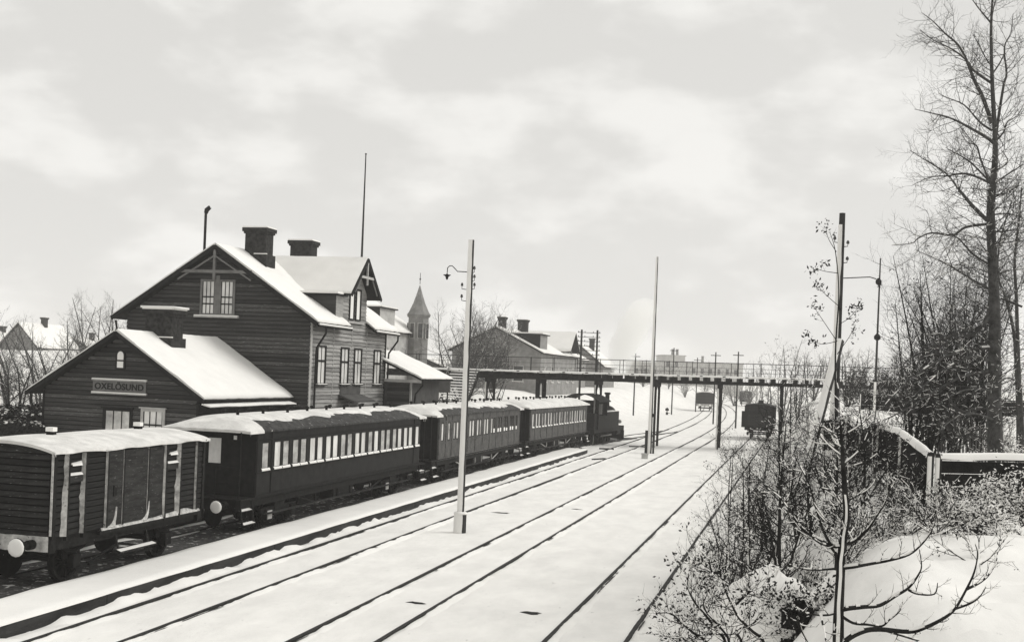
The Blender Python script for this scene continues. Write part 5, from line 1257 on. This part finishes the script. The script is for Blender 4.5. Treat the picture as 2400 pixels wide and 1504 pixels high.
# ---- young tree in the right foreground, whorled branches with snow in the crotches
D = 9.0; T = Tree(9, .42)
def ZA(x, y): return (1500 + x / 2.6667, 950 + y / 2.6667)
def ZB(x, y): return (1500 + x / 2.6667, 1200 + y / 2.6667)
st = [ZB(1238, 1000), ZB(1240, 700), ZB(1243, 600), ZB(1255, 350), ZB(1268, 180), ZA(1290, 700), ZA(1280, 520), ZA(1270, 380), ZA(1262, 250), ZA(1255, 120)]
path, rad = T.limb(tp(st), .046, .010, 8, 5)
b_ = MB(); rows = []
for p, r in zip(path[:30], rad[:30]): rows.append([p + (FWD * -math.cos(a) + RGT * math.sin(a)) * (r + .003) for a in [R(-34 + 9 * j + 6 * vnoise(p.z * 9, 1)) for j in range(5)]])
T.sn.sheet(rows)
whorl = [[ZB(1250, 610), ZB(1300, 600), ZB(1400, 590), ZB(1500, 580), ZB(1600, 520), ZB(1680, 470), ZB(1740, 390), ZB(1760, 330), ZB(1745, 230)], [ZB(1240, 620), ZB(1180, 640), ZB(1100, 640), ZB(1020, 625), ZB(980, 600)],
         [ZB(1250, 860), ZB(1300, 790), ZB(1400, 740), ZB(1500, 730), ZB(1680, 745), ZB(1780, 720), ZB(1900, 660), ZB(1970, 600), ZB(2040, 480), ZB(2090, 370), ZB(2110, 260), ZB(2095, 200)],
         [ZB(1970, 602), ZB(2060, 570), ZB(2120, 530), ZB(2160, 470)], [ZB(2040, 480), ZB(2120, 440), ZB(2180, 390), ZB(2225, 310), ZB(2235, 240)], [ZB(1680, 485), ZB(1740, 510), ZB(1840, 510), ZB(1860, 440)],
         [ZB(1270, 200), ZB(1340, 180), ZB(1420, 110), ZA(1480, 690), ZA(1540, 590), ZA(1570, 470)], [ZB(1262, 210), ZB(1190, 200), ZB(1100, 160), ZB(1020, 110), ZB(960, 30), ZA(880, 580), ZA(800, 520)],
         [ZB(1258, 215), ZB(1200, 215), ZB(1120, 190), ZB(1060, 140), ZB(1000, 80)], [ZB(1225, 360), ZB(1225, 270), ZB(1190, 200), ZB(1140, 100), ZA(1100, 640), ZA(1060, 500), ZA(1000, 380), ZA(960, 300)],
         [ZB(1255, 350), ZB(1340, 340), ZB(1450, 320), ZB(1560, 300), ZB(1680, 265), ZB(1760, 200), ZB(1820, 120), ZB(1845, 60)], [ZB(1245, 350), ZB(1180, 355), ZB(1100, 360), ZB(1000, 350), ZB(930, 330)],
         [ZB(1250, 640), ZB(1330, 690), ZB(1420, 700), ZB(1510, 710), ZB(1560, 670), ZB(1620, 620), ZB(1640, 560)], [ZB(1130, 640), ZB(1150, 740), ZB(1165, 830)], [ZB(985, 660), ZB(1010, 740), ZB(1060, 830)], [ZB(1510, 730), ZB(1640, 770), ZB(1760, 800), ZB(1900, 760)]]
for i, px in enumerate(whorl):
    L_ = sum((Vector(px[j + 1]) - Vector(px[j])).length for j in range(len(px) - 1)) / 300.0
    pa, ra = T.limb(tp(px, T.r.uniform(-.7, .7)), .008 + .009 * min(1.4, L_) + (.005 if i in (2, 0) else 0), .0028, 6, 4)
    T.sprout(pa, ra, int(3 + 5 * L_), .20, 1, .25, 1.0, .12, 3, rmax=.0045)
T.sprout(path, rad, 20, .45, 1, .35, 1, .15, 4, rmax=.007)
q = at(*ZB(1240, 1000), D); T.finish('young_tree', 'young bare tree with snow-laden whorled branches in the right foreground', 'tree', gp(q.x, q.y), None, BARK)

# ---- brush at the lower edge, left of the boulder
D = 11.0; T = Tree(17, .22, .26, .028)
for i, px in enumerate(([ZB(780, 830), ZB(700, 740), ZB(620, 660), ZB(575, 580), ZB(530, 480), ZB(500, 380), ZB(490, 260)], [ZB(540, 830), ZB(470, 720), ZB(400, 630), ZB(340, 560), ZB(300, 470), ZB(305, 380)], [ZB(420, 830), ZB(330, 750), ZB(250, 680), ZB(190, 630), ZB(105, 630)],
                         [ZB(560, 830), ZB(520, 740), ZB(400, 600), ZB(420, 510)], [ZB(500, 375), ZB(450, 370), ZB(430, 290)], [ZB(640, 830), ZB(600, 740), ZB(700, 700), ZB(760, 640)], [ZB(600, 570), ZB(680, 500), ZB(700, 490)], [ZB(350, 830), ZB(280, 790), ZB(220, 770)])):
    p = tp(px, T.r.uniform(-.5, .5)); 
    if px[0][1] > 1500: p = [p[0] + Vector((.05, .1, -.5))] + p
    pa, ra = T.limb(p, .018, .004, 6, 4); T.sprout(pa, ra, 13, .42, 2, .12, 1, .10, 3, rmax=.0055)
q = at(*ZB(600, 900), D); T.finish('brush', 'low leafy brush rising from the bottom edge left of the snowy boulder', 'shrub', gp(q.x, q.y), None, BARK)

# ---- boulder
D = 13.6; q = at(1822, 1440, D); bl = thing('boulder', 'snow-covered boulder with a dark bare face on the bank', 'boulder', (q.x, q.y, ground_z(q.x, q.y)), YAW)
def rock(sx, sy, sz, seed, snowcap):
    b = MB(); nu, nv = 22, 12; rows = []
    for j in range(nv + 1):
        th_ = math.pi * .5 * j / nv; row = []
        for i in range(nu + 1):
            a = 2 * math.pi * (i % nu) / nu; k = 1 + .22 * vnoise(math.cos(a) * 1.7 + 3, math.sin(a) * 1.7 + j * .16, seed) + .08 * vnoise(math.cos(a) * 5, math.sin(a) * 5 + j * .5, seed + 2)
            row.append((sx * k * math.cos(a) * math.cos(th_) ** .8, sy * k * math.sin(a) * math.cos(th_) ** .8, sz * k * math.sin(th_)))
        rows.append(row)
    return b, rows
b, rows = rock(.60, .56, .80, 4, False); b.sheet(rows); b.build('rock', ROCK, bl, True, (0, 0, -.08))
b, rows = rock(.70, .64, .92, 4, True)
cap = [[p for p in row] for row in rows]
keep = MB(); m_ = len(cap[0])
for row in cap: keep.v += [tuple(p) for p in row]
for j in range(len(cap) - 1):
    for i in range(m_ - 1):
        c = cap[j][i]; front = c[1] < .12 and -.18 + .2 * vnoise(c[2] * 6, 1) + .35 * max(0, .35 - c[2]) < c[0] < .60 + .2 * vnoise(c[2] * 5, 8) and c[2] < .70 + .25 * vnoise(c[0] * 5, 3.3)
        if not front:
            keep.f.append((j * m_ + i, j * m_ + i + 1, (j + 1) * m_ + i + 1, (j + 1) * m_ + i))
keep.build('snow', SNOW, bl, True, (0, 0, -.08))
T = Tree(71, .06, .7, .04); o_ = Vector((q.x, q.y, bl.location.z)) - FWD * .62
for k in range(60):
    p = o_ + RGT * T.r.uniform(-.2, .62) + UP * T.r.uniform(.1, .75) + FWD * T.r.uniform(0, .2); T.grow(p, -FWD * .4 + UP * .5 + RGT * T.r.gauss(0, .6), .22, .005, 1, .1, .5, 4)
T.finish('heather_tuft', 'dark twiggy tuft growing before the bare face of the boulder', 'shrub', o_, None, BARK)

# ---- thicket of saplings on the slope below the bank edge
sap = [(1722, 1180, 27, 1060, .04), (1738, 1250, 21, 1075, .04), (1765, 1290, 18.5, 1085, .05), (1790, 1200, 27, 1045, .05), (1812, 1310, 18, 985, .05), (1832, 1330, 16.5, 985, .055), (1848, 1180, 28, 870, .05), (1872, 1240, 22, 1075, .05), (1893, 1150, 40, 850, .05), (1905, 1280, 18, 1090, .05), (1932, 1220, 23, 985, .05), (1952, 1290, 17, 1000, .05), (1990, 1210, 21, 985, .05), (2020, 1260, 18, 1060, .04), (2075, 1230, 19, 1010, .045), (1708, 1120, 30, 1050, .035), (2045, 1180, 24, 1050, .04)]
names = ('first', 'second', 'third', 'fourth', 'fifth', 'sixth', 'seventh', 'eighth', 'ninth', 'tenth', 'eleventh', 'twelfth', 'thirteenth', 'fourteenth', 'fifteenth', 'sixteenth', 'seventeenth')
order = sorted(range(len(sap)), key=lambda i: sap[i][0])
for rank, i in enumerate(order):
    u, v, d, ht, r0 = sap[i]; p = at(u, v, d); g0 = gp(p.x, p.y); T = Tree(100 + i, .08, .10 if i % 3 else .25, .030)
    top = at(u + T.r.uniform(-12, 14), ht, d); 
    if top.z < g0.z + 1.0: top.z = g0.z + 1.6
    h = top.z - g0.z; mid = g0.lerp(top, .5) + Vector((T.r.gauss(0, .05), T.r.gauss(0, .05), 0))
    path, rad = T.limb([g0 - Vector((0, 0, .25)), mid, top], r0 * .75, .006, 6, 7)
    rows = [[p_ + (FWD * -math.cos(a) + RGT * math.sin(a)) * (r + .003) for a in [R(-60 + 14 * j) for j in range(5)]] for p_, r in zip(path[:9], rad[:9])]
    if i % 2 == 0: T.sn.sheet(rows)
    T.sprout(path, rad, 30, .66 * min(1.5, h / 2.4), 2, .06, 1.0, .08, 4, rmax=.0155)
    for k in range(2):
        a = T.r.uniform(0, 6.28); e = g0 + Vector((math.cos(a) * .6, math.sin(a) * .6, h * .6)); pa, ra = T.limb([g0, g0.lerp(e, .5) + Vector((0, 0, .1)), e], r0 * .45, .005, 5, 5); T.sprout(pa, ra, 12, .45, 2, .1, 1, .1, 3, rmax=.009)
    T.finish('sapling', 'bare sapling with fine twigs, %s from the left in the thicket on the slope' % names[rank], 'sapling', g0, 'saplings of the thicket on the slope', BARK)

# ---- slender sapling with a few clinging leaves in front of the propped pole
T = Tree(777, .0, .75, .075); p = at(1962, 1000, 30); g0 = gp(p.x, p.y)
path, rad = T.limb([g0, at(1958, 830, 30), at(1966, 690, 30), at(1958, 590, 30), at(1945, 545, 30)], .03, .006, 6, 5)
for px in ([(1962, 800), (1925, 745), (1905, 715)], [(1963, 715), (1935, 690), (1918, 672)], [(1964, 640), (1930, 635), (1912, 628)], [(1960, 800), (1925, 806), (1900, 795)], [(1960, 590), (1942, 560), (1936, 535)], [(1966, 760), (1990, 745), (2012, 720)], [(1962, 830), (1990, 790), (2005, 760)]):
    pa, ra = T.limb([at(u, v, 30 + T.r.uniform(-.2, .2)) for u, v in px], .011, .004, 5, 4); T.sprout(pa, ra, 5, .3, 1, .4, 1, .1, 2, rmax=.005)
    T.leaves(pa[-1], 7); T.leaves(pa[-3], 3)
T.finish('leafy_sapling', 'slender sapling with a few clinging leaves against the propped telegraph pole', 'sapling', g0, None, BARK)

# ---- snowy evergreen bushes at the right edge
def evergreen(u, v, d, w, h, seed, label):
    p = at(u, v, d); g0 = gp(p.x, p.y); t = thing('evergreen_bush', label, 'bush', g0, 0, 'evergreen bushes on the bank'); r = random.Random(seed)
    lf, sn, st = MB(), MB(), MB()
    for k in range(30):
        a = r.uniform(0, 6.283); z = h * r.random() ** .8; R_ = w * (1 - .55 * z / h) * r.uniform(.4, 1.1); tip = Vector((math.cos(a) * R_, math.sin(a) * R_, z + .05)); root = Vector((0, 0, z * .55))
        st.tube([root, root.lerp(tip, .5) + Vector((0, 0, .06)), tip], [.016, .01, .004], 4, False)
        for j in range(120):
            f = r.uniform(.25, 1.05); c = root.lerp(tip, f) + Vector((r.gauss(0, 1), r.gauss(0, 1), r.gauss(0, .8))) * .085
            aa = Vector((r.gauss(0, 1), r.gauss(0, 1), r.gauss(-.2, .7))).normalized(); bb = aa.orthogonal().normalized(); s = r.uniform(.009, .022)
            tgt = sn if (r.random() < .5 and c.z > .05) else lf
            if tgt is sn: aa = Vector((r.gauss(0, 1), r.gauss(0, .6), r.gauss(.3, .5))).normalized(); bb = aa.orthogonal().normalized(); s *= 1.2; c.z += .03
            i = len(tgt.v); tgt.v += [tuple(c - aa * s), tuple(c + bb * s * .5), tuple(c + aa * s), tuple(c - bb * s * .5)]; tgt.f.append((i, i + 1, i + 2, i + 3))
    st.build('stems', BARK, t, kind='stuff'); lf.build('foliage', LEAF, t, kind='stuff'); sn.build('snow', SNOW, t, kind='stuff')
for i, a in enumerate(((2240, 1230, 16.5, .7, .5, 'snowy evergreen bush left of the others below the fence corner'), (2320, 1250, 16, .8, .62, 'broad dark evergreen bush in the middle of the right-hand group'), (2392, 1270, 15, .8, .8, 'evergreen bush cut by the right picture edge'),
                       (2285, 1290, 14.3, .5, .35, 'lowest evergreen bush, in front of the right-hand group'), (2385, 1130, 19, .7, .8, 'tall evergreen bush behind the others near the right edge'), (2348, 1010, 27, .6, .9, 'dark evergreen bush beside the tall tree trunk'))):
    evergreen(*a[:5], 200 + i, a[5])
# small brush tufts near them
for i, (u, v, d, lab) in enumerate(((2100, 1150, 19, 'low dark twiggy tuft at the foot of the fence corner post'), (2010, 1235, 15.5, 'bare round bush with snowy twigs right behind the young tree'), (2070, 1250, 15, 'second snowy-twigged bush right of the young tree'), (1870, 1320, 15.5, 'small bare bush on the slope behind the boulder'), (1740, 1330, 17, 'twiggy bush at the slope foot beside the rightmost rail'), (2290, 1320, 12, 'thin upright twigs rising from the open snow at the right'), (1690, 1400, 14, 'small twiggy bush on the slope left of the boulder'), (1960, 1100, 26, 'dark bush at the left end of the plank fence'), (2030, 1090, 27, 'dark bush against the plank fence'), (2125, 1240, 15, 'dark twiggy bush on the open snow below the fence corner'), (2195, 1290, 13.6, 'bare bush at the lower left edge of the evergreen group'), (1985, 1290, 13.8, 'bare bush right behind the stem of the young tree'))):
    p = at(u, v, d); g0 = gp(p.x, p.y); T = Tree(300 + i, .35, .2, .03)
    for k in range(16 if i != 5 else 4):
        a = T.r.uniform(0, 6.283); T.grow(g0 + Vector((0, 0, -.05)), Vector((math.cos(a) * .8, math.sin(a) * .8, T.r.uniform(.4, 1.2))), (.75 if i != 5 else .6) * T.r.uniform(.6, 1.1), .009, 2, .06, .4, 4, .5)
    T.finish('bare_bush', lab, 'bush', g0, 'bare bushes on the bank', BARK, 'stems')

# ---- plank fence on the bank
def plank_fence(name, label, pts, hgt, nb=5, capsnow=True, post_every=2.6):
    base = gp(*pts[0]); t = thing(name, label, 'fence', base)
    for (a, c) in zip(pts[:-1], pts[1:]):
        A, C = Vector((a[0], a[1], 0)), Vector((c[0], c[1], 0)); L_ = (C - A).length; n = max(1, round(L_ / post_every)); dirv = (C - A).normalized(); nrm = Vector((dirv.y, -dirv.x, 0))
        P = [A.lerp(C, k / n) for k in range(n + 1)]
        for p in P: p.z = ground_z(p.x, p.y)
        for k in range(n):
            p0, p1 = P[k], P[k + 1]
            for j in range(nb):
                z = .06 + (hgt - .1) * j / nb; w = (hgt - .1) / nb - .012; q0, q1 = p0 + UP * (z + w / 2) - base, p1 + UP * (z + w / 2) - base
                b = MB(); b.beam(q0, q1, .03, w); b.build('board', TIMBER, t)
            b = MB(); b.beam(p0 + UP * hgt - base, p1 + UP * hgt - base, .10, .06); cr_ = b.build('cap_rail', POLE, t)
            if capsnow and (k + len(pts)) % 4 != 1:
                b = MB(); b.sheet([[p0.lerp(p1, f) - base + nrm * o + UP * (hgt + .032 + hh + .02 * vnoise(f * 7 + k * 3, o * 9)) for o, hh in ((-.07, -.05), (-.05, .03), (.0, .06), (.05, .03), (.07, -.05))] for f in [i / 8 for i in range(9)]]); b.build('snow', SNOW, cr_, True)
        for p in P:
            b = MB(); b.box(p.x - base.x - .045, p.x - base.x + .045, p.y - base.y - .045, p.y - base.y + .045, p.z - base.z - .4, p.z - base.z + hgt + .06); po = b.build('post', POLE, t)
            b = MB(); rows = [[(p.x - base.x + dx_, p.y - base.y + dy_, p.z - base.z + z_) for dx_, dy_ in ((-.049, .02), (-.05, -.05), (-.02, -.055), (.012, -.049))] for z_ in [hgt * i / 5 for i in range(6)]]; b.sheet(rows); b.build('snow', SNOW, po, True)
    return t
plank_fence('plank_fence', 'dark plank fence with snow-capped rail along the bank top behind the saplings', [(2.0, 19.5), (1.35, 28.5), (.65, 37.0)], .92)
plank_fence('plank_fence', 'dark plank fence with thick snowy rail running right from the corner post', [(2.12, 19.5), (5.6, 20.9)], .92, 4)
pp0 = on_bank(2185, 1060, 30); pp1 = on_bank(2330, 1065, 28)
pkf = thing('picket_fence', 'fine grey picket fence just behind the snow-capped plank fence', 'fence', pp0)
dv = (pp1 - pp0); Ln = dv.length; dv.normalize(); k = 0.0
while k < Ln:
    p = pp0 + dv * k; zz = ground_z(p.x, p.y) - pp0.z; b = MB(); b.box(dv.x * k - .02, dv.x * k + .02, dv.y * k - .012, dv.y * k + .012, zz - .1, zz + .85); b.build('picket', TRIM, pkf); k += .11
b = MB(); b.beam(UP * .6, dv * Ln + UP * (.6 + ground_z(pp1.x, pp1.y) - pp0.z), .03, .06); b.build('rail', TRIM, pkf)

# ---- approach to the bridge on the right: rough hedge and rail
for i, (u, d, ht, w) in enumerate(((1985, 78, 900, 2), (2030, 80, 878, 2), (2080, 76, 893, 2), (2135, 74, 866, 2), (2190, 72, 860, 2), (2260, 70, 850, 2))):
    bush_tree(u, d, ht, 400 + i, 'hedge_shrub', 'dark scrubby shrub behind the thicket, %s from the left at the bridge end' % names[i], 'shrubs at the right bridge end', 1.1, 7, .1, .25, BARK, 1.5, 2, n=12, cat='shrub', r0=.05, ls=.14)
plank_fence('board_fence', 'long low dark board fence beside the road at the right end of the footbridge', [(3.2, 70), (9, 68.5), (17, 66), (27, 63)], .95, 3, False, 4.0)

# ---- trees of the background
def round_tree(u, v0, d, ht, seed, label, spread, stems, bark, twl, n, grp='bare trees in the background', r0=.10, lvl=2):
    return bush_tree(u, d, ht, seed, 'bare_tree', label, grp, spread, stems, .1, 0, bark, twl, lvl, n=n, r0=r0)
round_tree(1085, 870, 103, 725, 501, 'broad bare tree with fanned branches behind the slim lamp pole', 1.15, 12, BARKM, 2.2, 20, lvl=3)
round_tree(1150, 870, 112, 745, 502, 'bare tree with fanned branches in front of the gabled house', 1.2, 11, BARKM, 2.2, 20, lvl=3)
round_tree(1165, 930, 92, 868, 503, 'small dark forked tree under the bridge deck', .8, 4, BARK, 1.0, 8)
round_tree(205, 800, 95, 690, 504, 'tall bare tree with shaggy top left of the station house', .45, 5, BARKM, 1.6, 20, lvl=3)
round_tree(250, 800, 105, 695, 505, 'bare tree with rounded crown just left of the station gable', .8, 6, BARKM, 1.6, 18, lvl=3)
round_tree(170, 800, 90, 750, 506, 'shorter bare tree between the cottage and the tall shaggy tree', .6, 5, BARKM, 1.5, 18, lvl=3)
round_tree(40, 960, 62, 830, 507, 'crooked garden tree at the left edge above the wagon', 1.0, 5, BARK, 1.4, 14, r0=.12, lvl=3)
round_tree(100, 930, 80, 760, 508, 'bushy bare tree in front of the far left cottage', 1.1, 7, BARKM, 1.6, 14, lvl=3)
round_tree(15, 930, 88, 770, 509, 'bushy bare tree at the very left edge', 1.1, 7, BARKM, 1.6, 14, lvl=3)
round_tree(150, 900, 72, 800, 510, 'low spreading orchard tree left of the annex roof', 1.2, 7, BARK, 1.4, 14, lvl=3)
for i, (u, d, ht) in enumerate(((1800, 140, 828), (1832, 120, 790), (1870, 130, 815), (1905, 115, 830), (1940, 125, 812), (1980, 105, 820), (2015, 118, 806), (2110, 110, 810), (1765, 170, 850), (2060, 130, 832))):
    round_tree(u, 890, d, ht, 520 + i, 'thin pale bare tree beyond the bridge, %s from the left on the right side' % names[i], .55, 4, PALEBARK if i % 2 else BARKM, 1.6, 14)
for i, (u, d, ht) in enumerate(((1505, 240, 858), (1530, 255, 852), (1565, 250, 850), (1605, 245, 856), (1650, 260, 852), (1690, 240, 850), (1720, 250, 846), (1752, 235, 840))):
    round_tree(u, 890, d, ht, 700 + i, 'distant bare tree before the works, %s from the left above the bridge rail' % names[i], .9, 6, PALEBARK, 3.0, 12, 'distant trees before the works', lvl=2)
# clipped dark bushes behind the wagon on the left
for i, (u, v, d, w) in enumerate(((12, 985, 50, .85), (52, 975, 52, .6), (80, 985, 50, .55), (30, 1010, 47, .8), (75, 1012, 47, .6), (92, 968, 54, .5))):
    p = at(u, v, d); g0 = gp(p.x, p.y); r = random.Random(600 + i); t = thing('garden_bush', 'dark clipped garden bush beyond the goods wagon, %s of the left-edge row' % names[i], 'bush', g0, 0, 'garden bushes at the left edge')
    zc_ = p.z - g0.z; lf, sn = MB(), MB()
    for k in range(900):
        a = Vector((r.gauss(0, 1), r.gauss(0, 1), r.gauss(0, 1))).normalized(); c = a * w * r.uniform(.75, 1.05) * (1 + .2 * vnoise(a.x * 3, a.y * 3 + a.z * 2, i)); c.z = c.z * .8 + zc_
        bb = a.orthogonal().normalized(); cc = a.cross(bb); s = r.uniform(.05, .11); tgt = sn if (a.z > .55 and r.random() < .25) else lf; j = len(tgt.v)
        tgt.v += [tuple(c - bb * s), tuple(c + cc * s * .8), tuple(c + bb * s), tuple(c - cc * s * .7 + a * .04)]; tgt.f.append((j, j + 1, j + 2, j + 3))
    lf.build('foliage', LEAF, t, kind='stuff'); sn.build('snow', SNOW, t, kind='stuff')
    b = MB(); b.tube([(0, 0, -.2), (0, 0, zc_)], .06, 6); b.build('stem', BARK, t)

# ================================================================== STEAM AND HAZE
def vol(name, dens, col=(1, 1, 1, 1), noise=None):
    m = bpy.data.materials.new(name); m.use_nodes = True; n, l = m.node_tree.nodes, m.node_tree.links
    n.remove(n['Principled BSDF']); v = N(n, 'ShaderNodeVolumePrincipled'); v.inputs['Color'].default_value = col; v.inputs['Density'].default_value = dens
    v.inputs['Anisotropy'].default_value = .45 if 'steam' in name else 0.0
    l.new(v.outputs[0], n['Material Output'].inputs['Volume']); return m
# steam blown off the engine, one soft leaning plume
sp0 = at(1448, 868, 93); b = MB(); rows = []
for j in range(25):
    f = j / 24; c = Vector((.3 * f + 1.6 * f * f, .4 * f, 7.2 * f)); rr0 = (.35 + 1.75 * f ** .8) * math.sin(math.pi * min(1, .12 + .88 * f)) ** .5
    rows.append([c + Vector((math.cos(a), math.sin(a), 0)) * max(.02, rr0) * (1 + .34 * vnoise(math.cos(a) * 1.6 + 5, math.sin(a) * 1.6 + f * 7, 2) + .16 * vnoise(math.cos(a) * 4 + 5, math.sin(a) * 4 + f * 17, 3)) for a in [2 * math.pi * k / 20 for k in range(21)]])
b.sheet(rows); so_ = b.build('steam', vol('steam_vapour', .8, (1, 1, .99, 1)), None, True, (sp0.x, sp0.y, 4.6), kind='stuff')
hz_ = MB(); hz_.box(-460, 460, -70, 960, -1.6, 27)
ho = hz_.build('haze', vol('winter_haze', 0.0006, (.99, .975, .96, 1)), kind='stuff')
